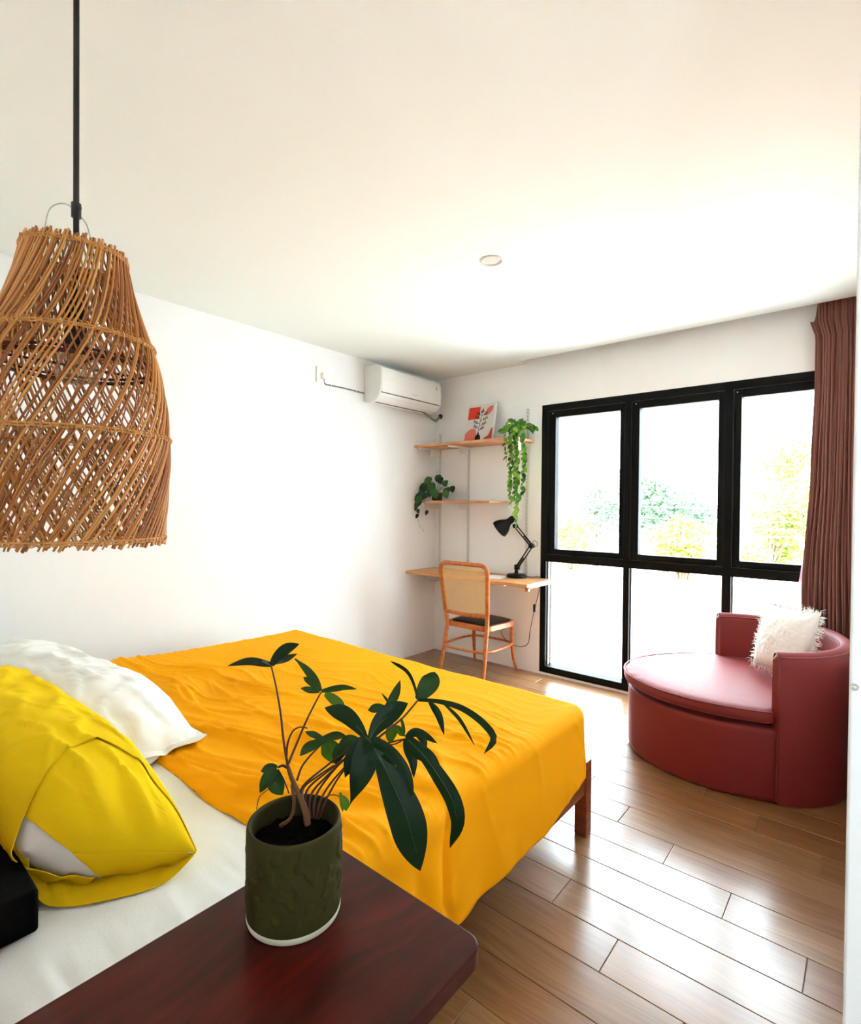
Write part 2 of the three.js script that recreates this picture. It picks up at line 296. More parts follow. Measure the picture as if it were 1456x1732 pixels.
// ---------------------------------------------------------------- bed
const ridge = (x, y) => 1 - Math.abs(n2(x, y));
const BX0 = 0.34, BX1 = 2.37, BZ0 = 1.87, BZ1 = 3.93, TOP = 0.555;
{
  const t = thing('bed', 'wide wooden bed with a white fitted sheet on its mattress', 'bed', [0, 0, 0]);
  for (const x of [BX0 - 0.02, BX1 - 0.01]) for (const z of [BZ0 - 0.055, BZ1 + 0.02]) part('leg', box([x - 0.02, 0, z], [x + 0.035, 0.325, z + 0.055], 0.006), M.bedwood, t);
  for (const x of [BX0 - 0.012, BX1 - 0.008]) part('side_rail', box([x, 0.185, BZ0], [x + 0.026, 0.30, BZ1 + 0.02], 0.005), M.bedwood, t);
  part('foot_rail', box([BX0, 0.185, BZ0 - 0.045], [BX1, 0.30, BZ0 - 0.018], 0.005), M.bedwood, t);
  for (let k = 0; k < 7; k++) part('slat', box([BX0 + 0.015, 0.262, BZ0 + 0.1 + k * 0.29], [BX1 - 0.01, 0.284, BZ0 + 0.19 + k * 0.29], 0.003), M.bedwood, t);
  part('headboard', box([BX0 - 0.02, 0.2, BZ1 + 0.03], [BX1 + 0.02, 0.92, BZ1 + 0.07], 0.012), M.bedwood, t);
  // mattress in its sheet: a soft rounded box with small puckers along the near edge
  const g = new RoundedBoxGeometry(BX1 - BX0 - 0.01, TOP - 0.285, BZ1 - BZ0, 8, 0.045, 4);
  const top = grid(150, 130, (u, v) => {
    const x = lerp(BX0 + 0.03, BX1 - 0.005, u), z = lerp(BZ0 + 0.03, BZ1 - 0.03, v), e = Math.min(1, (BX1 - x) / 0.16);
    const pucker = (1 - smoothstep(x, BX1 - 0.26, BX1 - 0.06) * 0) * 0.0035 * n2(x * 2.2 + 8, z * 26) * smoothstep(x, BX1 - 0.42, BX1 - 0.1);
    const soft = 0.0035 * n2(x * 3, z * 4) + 0.002 * ridge(x * 5 + z * 4, z * 9);
    return V(x, TOP + 0.001 + soft + pucker - 0.045 * Math.pow(1 - e, 2.4), z);
  });
  part('mattress', [g.translate((BX0 + BX1) / 2, (TOP + 0.285) / 2 - 0.004, (BZ0 + BZ1) / 2), flip(top)], M.sheet, t);
}
function flip(g) { const a = g.index.array; for (let i = 0; i < a.length; i += 3) { const k = a[i]; a[i] = a[i + 1]; a[i + 1] = k; } g.computeVertexNormals(); return g; }
{ // orange blanket draped over the lower two thirds of the bed
  const t = thing('blanket', 'bright orange-yellow blanket spread wrinkled over the bed and hanging down its side', 'blanket', [0, 0, 0]);
  const Z1 = 3.27, r = 0.055, y0 = TOP + 0.022, rr = rng(15);
  const creases = Array.from({ length: 46 }, () => { const z = lerp(2.1, 3.25, Math.sqrt(rr())), a = -0.22 + (rr() - 0.5) * 0.55; return [lerp(0.35, 2.3, rr()), z, Math.cos(a), Math.sin(a), lerp(0.15, 0.6, rr()), lerp(0.010, 0.026, rr()), lerp(0.006, 0.021, rr()) * smoothstep(z, 1.9, 2.9)]; });
  const fn = (u, v) => {
    let Z = lerp(BZ0 - 0.24, Z1, v);
    const foot = clamp((BZ0 + 0.05 - Z) / 0.29, 0, 1), near = smoothstep(Z, 2.80, 2.90);
    const Lr = lerp(0.30, 0.375, smoothstep(Z, 1.87, 2.3)) * Math.sqrt(1 - 0.75 * foot * foot) + 0.004 * Math.sin(Z * 7) + 0.05 * near;
    const X = lerp(BX0 - 0.22 * (1 - 0.6 * foot), BX1 + Lr, Math.pow(u, 1));
    const cx = clamp(X, BX0 + r - 0.02, BX1 - r + 0.025), cz = Math.max(Z, BZ0 + r - 0.01), dx = X - cx, dz = Z - cz, d = Math.hypot(dx, dz);
    let hor = 0, drop = 0;
    if (d > 0) { const a = Math.min(d / r, Math.PI / 2); hor = r * Math.sin(a); drop = r * (1 - Math.cos(a)) + Math.max(0, d - r * Math.PI / 2); }
    const ux = d ? dx / d : 0, uz = d ? dz / d : 0;
    // hanging folds and flare
    const along = ux > 0.5 ? Z : X, hang = smoothstep(drop, 0.03, 0.34);
    const loose = smoothstep(along, 2.35, 2.95) * (ux > 0.5 ? 1 : 0.4) + 0.12;
    hor += hang * (0.010 + loose * (0.008 * Math.sin(along * 23 + 2 * n2(along * 2, 3)) + 0.007 * n2(along * 6, drop * 2))) + (ux > 0.5 ? near * (0.014 + 0.020 * hang * (1 + Math.sin(along * 52 + 2 * n2(drop * 5, 2)))) : 0);
    const crease = ux > 0.5 ? Math.exp(-Math.pow((Z - 2.84 - 0.02 * n2(drop * 6, 1)) / 0.018, 2)) : 0;
    hor -= 0.022 * crease * smoothstep(drop, 0.0, 0.1);
    let x = cx + ux * hor, z = cz + uz * hor, y = y0 - drop;
    // wrinkles on top run mostly across the bed, stronger towards the pillows
    const flat = 1 - smoothstep(drop, 0.0, 0.05), m = smoothstep(Z, 1.95, 3.0), s = X * 1.0;
    const q = Z + 0.10 * n2(X * 1.3, Z * 1.2) + (X - 1.3) * 0.18;
    let w = 0.004 * n2(X * 2.1, Z * 2.1) + (0.002 + 0.009 * m) * Math.pow(ridge(s * 0.8 + 4, q * 4.2), 4) + (0.0012 + 0.0035 * m) * Math.pow(ridge(s * 1.9 + 11, q * 11), 4);
    w += 0.0022 * Math.pow(ridge(X * 4 + 30, Z * 2.6 + X * 2), 8);
    for (const [fx, fz, ca, sa, len, wid, hgt] of creases) { const lx = (X - fx) * ca + (Z - fz) * sa, lz = (Z - fz) * ca - (X - fx) * sa + 0.03 * Math.sin(lx * 5 + fx * 9); if (Math.abs(lx) < len && Math.abs(lz) < wid * 3) { const e = Math.pow(1 - Math.pow(lx / len, 2), 2); w += hgt * e * Math.exp(-Math.pow(lz / (lz > 0 ? wid : wid * 0.45), 2)); } }
    y += flat * w + 0.05 * Math.exp(-(Math.pow((X - 0.3) / 0.28, 2) + Math.pow((Z - 3.15) / 0.45, 2))) * flat;
    if (drop > 0.03) x += (ux > 0.5 ? 1 : 0) * 0.0035 * Math.pow(ridge(Z * 3.4 + drop * 1.2, drop * 1.3 + 7), 5);
    // the near hem rolls down to the sheet
    const hem = clamp((Z - (Z1 - 0.035)) / 0.035, 0, 1); y -= flat * 0.02 * hem * hem;
    z += flat * (0.018 * n2(X * 1.6, 40) * v * v);
    return V(x, y, z);
  };
  part('cover', flip(solid(300, 260, fn, -0.006)), M.orange, t);
}
// a pillow: length along x, width along z, thickness y, centred; wrinkles toward the corners
function pillowGeo(L, W, T, seed, soft = 1, n = 64) {
  const face = (s) => grid(n, n, (u, v) => {
    const a = u * 2 - 1, b = v * 2 - 1, k = Math.pow(1 - Math.pow(Math.abs(a), 2.6), 0.52) * Math.pow(1 - Math.pow(Math.abs(b), 2.4), 0.55);
    const pin = 1 - 0.07 * (1 - b * b) * Math.pow(Math.abs(a), 4), pin2 = 1 - 0.09 * (1 - a * a) * Math.pow(Math.abs(b), 4);
    const edge = 1 - Math.max(Math.abs(a), Math.abs(b)), wr = 0.05 * n2(a * 2 + seed, b * 2) + 0.07 * Math.pow(ridge(a * 2.4 + seed, b * 1.6 + a), 3) * soft + 0.03 * n2(a * 9 + seed, b * 7);
    const rad = 0.02 * Math.sin(Math.atan2(b, a) * 22 + 2 * n2(a * 3, b * 3 + seed)) * smoothstep(Math.hypot(a, b), 0.6, 1.2) * Math.min(1, edge * 10);
    return V(a * L / 2 * pin, s * (T / 2) * (k * (1 + wr * soft) + rad * soft * 2), b * W / 2 * pin2);
  });
  return merge([flip(face(1)), face(-1)]);
}
const pose = (geo, p, yaw, pitch, roll) => geo.applyMatrix4(new THREE.Matrix4().makeRotationFromEuler(new THREE.Euler(pitch, yaw, roll, 'YXZ')).setPosition(...p));
// a pillow as sections along its axis A-B: lens of half width a, half thickness b, tipped by tilt; pt(s, th, k) with s in -1..1.
// its last part sags onto what it lies on, and skew draws the far corner of the end out
function pillowSections({ A, B, a, b, tilt, seed, wr = 1, sag = 0, skew = 0, pow = 4.5, ground }) {
  const mid = A.clone().add(B).multiplyScalar(0.5), half = B.clone().sub(A).multiplyScalar(0.5), ax = half.clone().normalize(), side = ax.clone().cross(V(0, 1, 0)).normalize(), up = side.clone().cross(ax).normalize();
  const w = side.clone().applyAxisAngle(ax, -tilt), n = up.clone().applyAxisAngle(ax, -tilt);
  return (s, th, k = 1) => {
    const e = Math.abs(s), bb = b * Math.pow(Math.max(0, 1 - Math.pow(e, pow)), 0.5), aa = a * (1 - 0.10 * Math.pow(e, 5) - 0.05 * Math.pow(Math.max(0, 1 - e), 2));
    const c = Math.cos(th), q = Math.sin(th), cc = Math.sign(c) * Math.pow(Math.abs(c), 0.85), ss = Math.sign(q) * Math.pow(Math.abs(q), 1.15);
    const crumple = 0.05 * n3(s * 3 + seed, c * 1.6, q * 1.6) + 0.07 * Math.pow(1 - Math.abs(n3(s * 2.2 + seed, c * 2, q * 1.2 + s * 2)), 4) - 0.03 + 0.06 * smoothstep(e, 0.7, 0.98) * Math.sin(c * 15 + 3 * n2(s * 4, seed));
    const p = mid.clone().addScaledVector(half, s).addScaledVector(w, aa * cc * (0.5 + 0.5 * k)).addScaledVector(n, bb * ss * k * (1 + wr * crumple * Math.abs(q)));
    p.addScaledVector(ax, -skew * c * smoothstep(s, 0.1, 1)); p.y -= sag * Math.pow(smoothstep(s, 0.35, 1), 1.5);
    const low = ground(p.x, p.z) + 0.002 * (1 - k); if (p.y < low) p.y = low + 0.02 * (p.y - low) + 0.003;
    return p;
  };
}
{
  const t = thing('white_pillow', 'plump white pillow lying behind the yellow pillow', 'pillow', [0, 0, 0]);
  const P = pillowSections({ A: V(0.42, 0.715, 3.45), B: V(1.52, 0.675, 3.29), a: 0.20, b: 0.125, tilt: 0.14, seed: 3, wr: 1.5, sag: 0.10, skew: 0.03, pow: 8, ground: (x, z) => lerp(0.60, 0.563, smoothstep(z, 3.22, 3.30)) });
  part('pillowcase', grid(96, 110, (u, v) => P(-Math.cos(v * Math.PI), u * Math.PI * 2), true), M.white, t);
  part('case_hem', solid(60, 8, (u, v) => { const th = lerp(0.25, Math.PI - 0.05, u), p = P(0.995, th); return p.add(V(v * 0.014 + 0.005 * Math.sin(u * 19) * v, -v * 0.012 * Math.sin(u * Math.PI) + 0.003, -v * 0.004)); }, 0.0015), M.white, t);
  const b = thing('black_bolster', 'low black bolster at the left edge under the yellow pillow', 'cushion', [1.35, TOP, 3.77]);
  part('cover', box([-0.72, 0.0095, -0.05], [0.705, 0.095, 0.11], 0.008), M.blackCloth, b);
}
{
  const t = thing('yellow_pillow', 'yellow pillow with its case hanging open at the near end', 'pillow', [0, 0, 0]);
  const P = pillowSections({ A: V(0.80, 0.715, 3.60), B: V(2.02, 0.705, 3.575), a: 0.165, b: 0.125, tilt: 0.24, seed: 9, wr: 1.35, sag: 0.07, skew: 0.09, pow: 7, ground: (x, z) => lerp(0.564, 0.66, smoothstep(z, 3.705, 3.73) * (x < 2.06 ? 1 : 0)) });
  // th 0 is the edge towards the headboard, pi/2 the top, pi the edge towards the window
  part('inner_pillow', grid(80, 90, (u, v) => P(lerp(0.05, 1, Math.sin(v * Math.PI / 2)), u * Math.PI * 2, 0.94), true), M.white, t, 'white inner pillow showing through the open case');
  part('flap', solid(70, 60, (u, v) => P(lerp(0.1, 1, Math.sin(v * Math.PI / 2)), lerp(0.2 + 0.95 * Math.pow(v, 3), Math.PI * 2 - 1.15 - 2.6 * (1 - v) * smoothstep(v, 0.3, 0.7), u), 0.99), 0.002), M.yellow, t);
  const rimAt = (th) => { const c = Math.cos(th), s = Math.sin(th); return c < 0 ? lerp(0.62, 0.99, Math.pow(-c, 1.6)) : s > 0 ? lerp(0.62, 0.975, Math.pow(c, 1.5)) : 0.975; };
  part('pillowcase', solid(120, 90, (u, v) => {
    const th = u * Math.PI * 2, p = P(lerp(-1, rimAt(th), Math.sin(v * Math.PI / 2)), th, 1.01 + 0.03 * v);
    p.z += 0.010 * smoothstep(v, 0.5, 1) * Math.max(0, Math.cos(th)); return p;
  }, 0.002), M.yellow, t);
  // the open lower lip of the case, lying on the sheet in front of the inner pillow
  const lip = new THREE.CatmullRomCurve3([V(2.125, 0.572, 3.462), V(2.10, 0.5635, 3.53), V(2.065, 0.5625, 3.60), V(2.02, 0.563, 3.665), V(1.985, 0.569, 3.695), V(1.95, 0.60, 3.712), V(1.93, 0.65, 3.71)]);
  part('case_lip', solid(80, 8, (u, v) => { const k = smoothstep(u, 0, 0.3), o = P(1, Math.PI * 1.01, 1.01).lerp(lip.getPointAt(u), smoothstep(u, 0, 0.12)), th = lerp(Math.PI * 1.01, Math.PI * 1.97, u), i = P(lerp(1, 0.90, k), th, 1.0); return o.lerp(i, v); }, 0.002), M.yellow, t);
}

// ---------------------------------------------------------------- nightstand
{
  const t = thing('nightstand', 'dark mahogany side table under the potted plant', 'table', [2.625, 0, 3.66]);
  const s = new THREE.Shape(), x = 0.205, z = 0.36, r = 0.03;
  s.moveTo(-x + r, -z); s.lineTo(x - r, -z); s.quadraticCurveTo(x, -z, x, -z + r); s.lineTo(x, z - r); s.quadraticCurveTo(x, z, x - r, z); s.lineTo(-x + r, z); s.quadraticCurveTo(-x, z, -x, z - r); s.lineTo(-x, -z + r); s.quadraticCurveTo(-x, -z, -x + r, -z);
  const g = new THREE.ExtrudeGeometry(s, { depth: 0.024, bevelEnabled: true, bevelSize: 0.004, bevelThickness: 0.004, bevelSegments: 3, curveSegments: 10 }); g.rotateX(Math.PI / 2).translate(0, 0.696, 0);
  part('table_top', metric(g), M.mahogany, t);
  part('apron', [box([-0.15, 0.60, -0.27], [0.13, 0.664, -0.25], 0.003), box([-0.15, 0.60, 0.25], [0.13, 0.664, 0.27], 0.003), box([-0.15, 0.60, -0.27], [-0.13, 0.664, 0.27], 0.003), box([0.11, 0.60, -0.27], [0.13, 0.664, 0.27], 0.003)], M.mahogany, t);
  for (const a of [-0.152, 0.095]) for (const b of [-0.275, 0.238]) part('leg', box([a, 0, b], [a + 0.037, 0.664, b + 0.037], 0.005), M.mahogany, t);
}

// ---------------------------------------------------------------- pendant lamp
{
  const P = [1.983, 0, 3.638], t = thing('pendant_lamp', 'large woven rattan pendant lamp hanging at the left over the bed', 'pendant lamp', P);
  const prof = [[1.333, 0.170], [1.345, 0.1715], [1.421, 0.1755], [1.491, 0.180], [1.561, 0.1805], [1.645, 0.1735], [1.712, 0.1605], [1.752, 0.151], [1.816, 0.127], [1.875, 0.110], [1.931, 0.0965], [1.957, 0.091], [1.963, 0.090]];
  const rad = (y) => { for (let k = 1; k < prof.length; k++) if (y <= prof[k][0]) return mapLinear(y, prof[k - 1][0], prof[k][0], prof[k - 1][1], prof[k][1]); return 0.09; };
  const soft = (y) => (rad(y - 0.02) + 2 * rad(y) + rad(y + 0.02)) / 4;
  const shadeGroup = new THREE.Group(); shadeGroup.name = 'lamp_shade'; t.add(shadeGroup);
  const strand = (y0, y1, twist, dr, r, n) => {
    const pts = []; for (let k = 0; k <= n; k++) { const s = k / n, y = lerp(y0, y1, s), a = twist(s), R = soft(clamp(y, 1.333, 1.963)) + dr; pts.push(V(Math.cos(a) * R, y, Math.sin(a) * R)); }
    return tube(pts, r, n * 2, 5);
  };
  const R = rng(5);
  const outer = [0, 1, 2, 3].map((k) => strand(1.963 + k * 0.002, 1.331 - k * 0.002, (s) => s * (1.5 + 0.03 * k) + 0.35 * s * s, 0.0025 + 0.0006 * k, 0.0022 + 0.0001 * k, 22));
  const inner = [0, 1, 2].map((k) => strand(1.964, 1.335, (s) => -s * (1.05 + 0.05 * k) - 0.25 * s * s, -0.003 - 0.0006 * k, 0.0018, 22));
  const lower = [0, 1].map((k) => strand(1.575, 1.327, (s) => s * (0.66 + 0.04 * k), 0.0012, 0.0019, 10));
  const lowerIn = strand(1.57, 1.333, (s) => -s * 0.5, -0.0052, 0.0018, 10);
  const put = (g, count, m, off, jitter) => { for (let k = 0; k < count; k++) { const o = part('rattan_strand', g[k % g.length], m(k), shadeGroup); o.rotation.y = (k / count) * Math.PI * 2 + off + (R() - 0.5) * jitter; } };
  const upper = strand(1.966, 1.765, (s) => s * 0.40, 0.0015, 0.002, 10);
  put(outer, 80, () => M.rattan[Math.floor(R() * 4)], 0, 0.045);
  put(inner, 64, () => M.rattan[Math.floor(R() * 4)], 0.02, 0.05);
  put(lower, 70, () => M.rattan[Math.floor(R() * 4)], 0.037, 0.03);
  put([lowerIn], 36, () => M.rattan[Math.floor(R() * 4)], 0.01, 0.05);
  put([upper], 48, () => M.rattan[Math.floor(R() * 4)], 0.03, 0.05);
  const ring = (y, dr, r, wob) => { const pts = []; for (let k = 0; k <= 96; k++) { const a = (k / 96) * Math.PI * 2; pts.push(V(Math.cos(a) * (soft(y) + dr), y + wob * Math.sin(a * 31), Math.sin(a) * (soft(y) + dr))); } return tube(pts, r, 288, 6); };
  const wrap = (y, dr, r, turns) => { const pts = []; for (let k = 0; k <= turns * 6; k++) { const a = (k / (turns * 6)) * Math.PI * 2, b = (k / 6) * Math.PI * 2; pts.push(V(Math.cos(a) * (soft(y) + dr + r * Math.cos(b)), y + r * Math.sin(b), Math.sin(a) * (soft(y) + dr + r * Math.cos(b)))); } return tube(pts, 0.0013, turns * 9, 4); };
  for (const [y, w] of [[1.954, 0.003], [1.768, 0.005], [1.566, 0.0035], [1.343, 0.003]]) part('binding_ring', [ring(y, 0.0045, 0.0022, 0), ring(y - 0.005, 0.0045, 0.0018, 0.001), ring(y, -0.005, 0.0024, 0), wrap(y - 0.002, 0.001, w + 0.004, 90)], M.rattan[2], shadeGroup);
  part('support_hoop', [ring(1.712, -0.009, 0.0045, 0), ring(1.722, -0.009, 0.003, 0), tube([V(-0.15, 1.715, 0), V(0.15, 1.715, 0)], 0.003, 2, 6), tube([V(0, 1.715, -0.15), V(0, 1.715, 0.15)], 0.003, 2, 6)], M.rattanDark, shadeGroup);
  const X = 0.002;
  part('cord', tube([V(X, 1.8420, 0), V(X, H, 0)], 0.0058, 2, 12), M.cord, t);
  part('socket', lathe([[0.0001, 1.8720], [0.014, 1.8720], [0.019, 1.8620], [0.021, 1.8420], [0.021, 1.7770], [0.023, 1.7750], [0.023, 1.7470], [0.0001, 1.7470]], 28), M.cord, t);
  const bulb = part('bulb', lathe([[0.0001, 1.6740], [0.012, 1.6755], [0.024, 1.6810], [0.034, 1.6920], [0.039, 1.7070], [0.0385, 1.7200], [0.033, 1.7320], [0.024, 1.7420], [0.016, 1.7540], [0.0135, 1.7670]], 36), M.bulb, t);
  const fil = []; for (let k = 0; k < 8; k++) { const a = (k / 8) * 6.283; fil.push(tube([V(Math.cos(a) * 0.012, 1.7360, Math.sin(a) * 0.012), V(Math.cos(a) * 0.016, 1.7000, Math.sin(a) * 0.016)], 0.0012, 2, 6)); }
  part('filament', [...fil, tube([V(0, 1.7670, 0), V(0, 1.7100, 0)], 0.002, 2, 8)], M.filament, bulb);
  part('cord_clip', [tube([V(X - 0.009, 2.055, 0.002), V(X + 0.011, 2.055, -0.002)], 0.006, 2, 10), cyl(0.0095, 0.0095, V(X, 2.036, 0), V(X, 2.066, 0), 16)], M.cord, t);
  const side = (lat, y) => V(lat * 0.2753, y, -lat * 0.9615);
  part('hanging_wire', [tube([side(0.0, 2.052), side(-0.02, 2.06), side(-0.043, 2.045), side(-0.054, 2.0), side(-0.056, 1.968)], 0.0012, 24, 6), tube([side(0, 2.05), side(0.018, 2.03), side(0.028, 1.99), side(0.031, 1.955)], 0.0012, 20, 6), tube([side(-0.066, 1.985), side(-0.064, 1.962)], 0.0013, 2, 6)], M.steel, t);
  part('ceiling_rose', lathe([[0.0001, H - 0.03], [0.02, H - 0.03], [0.045, H - 0.012], [0.05, H]], 32), M.cord, t);
}

// ---------------------------------------------------------------- sofa
{
  const t = thing('round_sofa', 'rose-red velvet rounded lounge chair by the window with a curved low back', 'armchair', [2.78, 0, 0.565], 3.597);
  const aF = 0.65, aB = 0.46, B = 0.515, E = (th, k = 1, du = 0) => { const c = Math.cos(th), s = Math.sin(th); return [(c > 0 ? aF : aB) * c * k + du * (c > 0 ? c : 0), -B * s * k]; };
  const ringPt = (th, k, y, off = 0) => { const [u, w] = E(th, k), l = Math.hypot(u, w) || 1; return V(u + (off * u) / l, y, w + (off * w) / l); };
  const revolve = (rows, n = 120) => grid(n, rows.length - 1, (u, v) => { const [k, y, off] = rows[Math.round(v * (rows.length - 1))]; return ringPt(u * Math.PI * 2, k, y, off || 0); }, true);
  // base, tucked in a little at the floor
  part('base', metric2(revolve([[0.02, 0.004], [0.94, 0.004], [0.962, 0.012], [0.968, 0.03], [0.972, 0.18], [0.975, 0.33], [0.97, 0.352], [0.95, 0.362], [0.02, 0.362]])), M.velvet, t);
  part('plinth', revolve([[0.02, 0.36], [0.86, 0.36], [0.86, 0.392], [0.02, 0.392]]), M.velvetDark, t);
  const cu = [[0.02, 0.386], [0.93, 0.384], [0.985, 0.388], [1.008, 0.40], [1.014, 0.417], [1.008, 0.434], [0.985, 0.448], [0.93, 0.457], [0.8, 0.463], [0.5, 0.468], [0.0005, 0.47]];
  const cushion = grid(160, cu.length - 1, (u, v) => {
    const k = Math.round(v * (cu.length - 1)), th = u * Math.PI * 2, back = smoothstep(-Math.cos(th), -0.12, 0.05), [s, y] = cu[k], p = ringPt(th, lerp(s, Math.min(s, 0.87), back), y);
    p.y += k > 2 && k < 7 ? 0.0035 * n2(th * 9, k) * Math.max(0, Math.cos(th)) : 0; p.y += 0.02 * Math.cos(th) * (s > 0.3 ? 0 : 0); return p;
  }, true);
  part('seat_cushion', planar(cushion), M.velvet, t);
  part('piping', tube(Array.from({ length: 61 }, (_, i) => ringPt(lerp(-1.5, 1.5, i / 60), 1.012, 0.446)), 0.0045, 200, 6), M.velvet, t.children[2]);
  // curved back: a shell from arm to arm, rounded along its top
  const sec = [[1.0, 0.005], [1.004, 0.10], [1.006, 0.40], [1.006, 0.66], [1.0, 0.70], [0.985, 0.722], [0.955, 0.732], [0.92, 0.73], [0.885, 0.718], [0.868, 0.69], [0.862, 0.6], [0.858, 0.47], [0.85, 0.39]];
  const back = grid(110, sec.length - 1, (u, v) => {
    const th = lerp(Math.PI / 2 - 0.03, 1.5 * Math.PI + 0.03, u), [k, y] = sec[Math.round(v * (sec.length - 1))];
    return ringPt(th, k, y + (y > 0.5 ? 0.012 * Math.sin(u * Math.PI) : 0));
  });
  const cap = (u) => { const th = lerp(Math.PI / 2 - 0.03, 1.5 * Math.PI + 0.03, u), s = u ? 1 : -1, pts = sec.map(([k, y]) => ringPt(th, k, y)), c = ringPt(th, 0.935, 0.4); const g = grid(sec.length - 1, 3, (a, b) => { const p = pts[Math.round(a * (sec.length - 1))].clone(); const q = ringPt(th + s * 0.035 * Math.sin(b * Math.PI / 2), 0.93, clamp(p.y, 0.05, 0.69)); return p.lerp(q, 1 - Math.cos(b * Math.PI / 2)); }); return g; };
  part('backrest', [metric2(back), cap(0), cap(1)], M.velvet, t);
  const cord = (k, y) => tube(Array.from({ length: 61 }, (_, i) => { const u = i / 60; return ringPt(lerp(Math.PI / 2 - 0.03, 1.5 * Math.PI + 0.03, u), k, y + 0.012 * Math.sin(u * Math.PI)); }), 0.005, 200, 6);
  part('piping', [cord(0.995, 0.71), cord(0.876, 0.71)], M.velvet, t.children[3]);
  for (const u of [0, 1]) { const th = u ? 1.5 * Math.PI + 0.04 : Math.PI / 2 - 0.04; part('arm_piping', tube([ringPt(th, 1.004, 0.02), ringPt(th, 1.006, 0.66), ringPt(th, 0.99, 0.712), ringPt(th, 0.935, 0.728), ringPt(th, 0.885, 0.712), ringPt(th, 0.865, 0.66), ringPt(th, 0.858, 0.46)], 0.005, 60, 6), M.velvet, t.children[3]); }
}
function planar(g) { const p = g.attributes.position, uv = g.attributes.uv; for (let i = 0; i < uv.count; i++) uv.setXY(i, p.getX(i), p.getZ(i)); return g; }
function metric2(g) { const uv = g.attributes.uv; for (let i = 0; i < uv.count; i++) uv.setXY(i, uv.getX(i) * 3.4, uv.getY(i) * 1.2); return g; }
{ // fluffy white cushion with a fringe
  const t = thing('fluffy_cushion', 'fluffy white square cushion with a shaggy fringe on the red lounge chair', 'cushion', [2.95, 0.688, 0.50]);
  const g = pillowGeo(0.335, 0.37, 0.15, 31, 0.6, 60), p = g.attributes.position;
  part('cover', pose(g, [0, 0, 0], -0.62, 1.28, 0.06), M.white, t);
  const r = rng(41), fr = [], m = new THREE.Matrix4().makeRotationFromEuler(new THREE.Euler(1.28, -0.62, 0.06, 'YXZ'));
  for (let k = 0; k < 520; k++) {
    const s = r() * 4, e = Math.floor(s), f = (s - e) * 2 - 1, c = 0.173, [x, z] = [[f * c, -c], [c, f * c], [f * c, c], [-c, f * c]][e], [dx, dz] = [[0, -1], [1, 0], [0, 1], [-1, 0]][e];
    const L = lerp(0.012, 0.034, r()), a = V(x, (r() - 0.5) * 0.02, z), b = V(x + dx * L * 0.6 + (r() - 0.5) * 0.012, a.y + (r() - 0.5) * 0.02, z + dz * L * 0.6 + (r() - 0.5) * 0.012), d = V(x + dx * L + (r() - 0.5) * 0.03, a.y + (r() - 0.5) * 0.03, z + dz * L + (r() - 0.5) * 0.03);
    fr.push(tube([a, b, d].map((q) => q.applyMatrix4(m)), (q) => 0.0026 * (1 - 0.8 * q), 4, 4));
  }
  part('fringe', fr, M.white, t).userData.kind = 'stuff';
}

// ---------------------------------------------------------------- curtains
{
  const t = thing('curtain', 'brown pleated curtain gathered at the right end of the window', 'curtain', [0, 0, 0]);
  const fn = (u, v) => {                                             // v 0 bottom .. 1 top
    const topY = lerp(2.56, 2.78, smoothstep(u, 0.06, 0.14)), y = lerp(0.03, topY, v);
    const left = lerp(2.995, 3.03, smoothstep(y, 0.9, 1.7)) + 0.012 * smoothstep(y, 1.7, 2.2) - 0.03 * smoothstep(y, 2.45, 2.57), right = lerp(3.262, 3.236, smoothstep(y, 0.3, 1.4)) - 0.0 * v;
    const x = lerp(left, right, u), k = 11, ph = u * Math.PI * k + 1.7 * n2(u * 2.2, v * 0.6) + 0.35 * Math.sin(v * 3 + u * 4), amp = 0.044 * lerp(1, 0.8, v) * lerp(1, 0.6, smoothstep(y, 2.4, 2.64)) * (0.8 + 0.35 * n2(u * 6 + 3, v * 0.6));
    const f = Math.pow(Math.abs(Math.sin(ph)), 0.75), zc = lerp(0.068, 0.05, smoothstep(y, 2.3, 2.62));
    return V(x + 0.009 * Math.sin(ph * 2 + 0.8), y, zc + amp * (f * 1.25 - 0.45) + 0.006 * n2(u * 30, v * 0.8));
  };
  part('cloth', solid(330, 60, fn, 0.002), M.curtain, t);
  const s = thing('sheer_curtain', 'thin pale pink sheer curtain strip beside the brown curtain', 'curtain', [0, 0, 0]);
  part('cloth', solid(40, 40, (u, v) => { const y = lerp(0.03, 1.9, v), l = lerp(2.935, 3.04, smoothstep(y, 0.5, 1.75)); return V(lerp(l, 3.07, u), y, 0.028 + 0.008 * Math.sin(u * 18 + v)); }, 0.001), M.sheer, s);
}

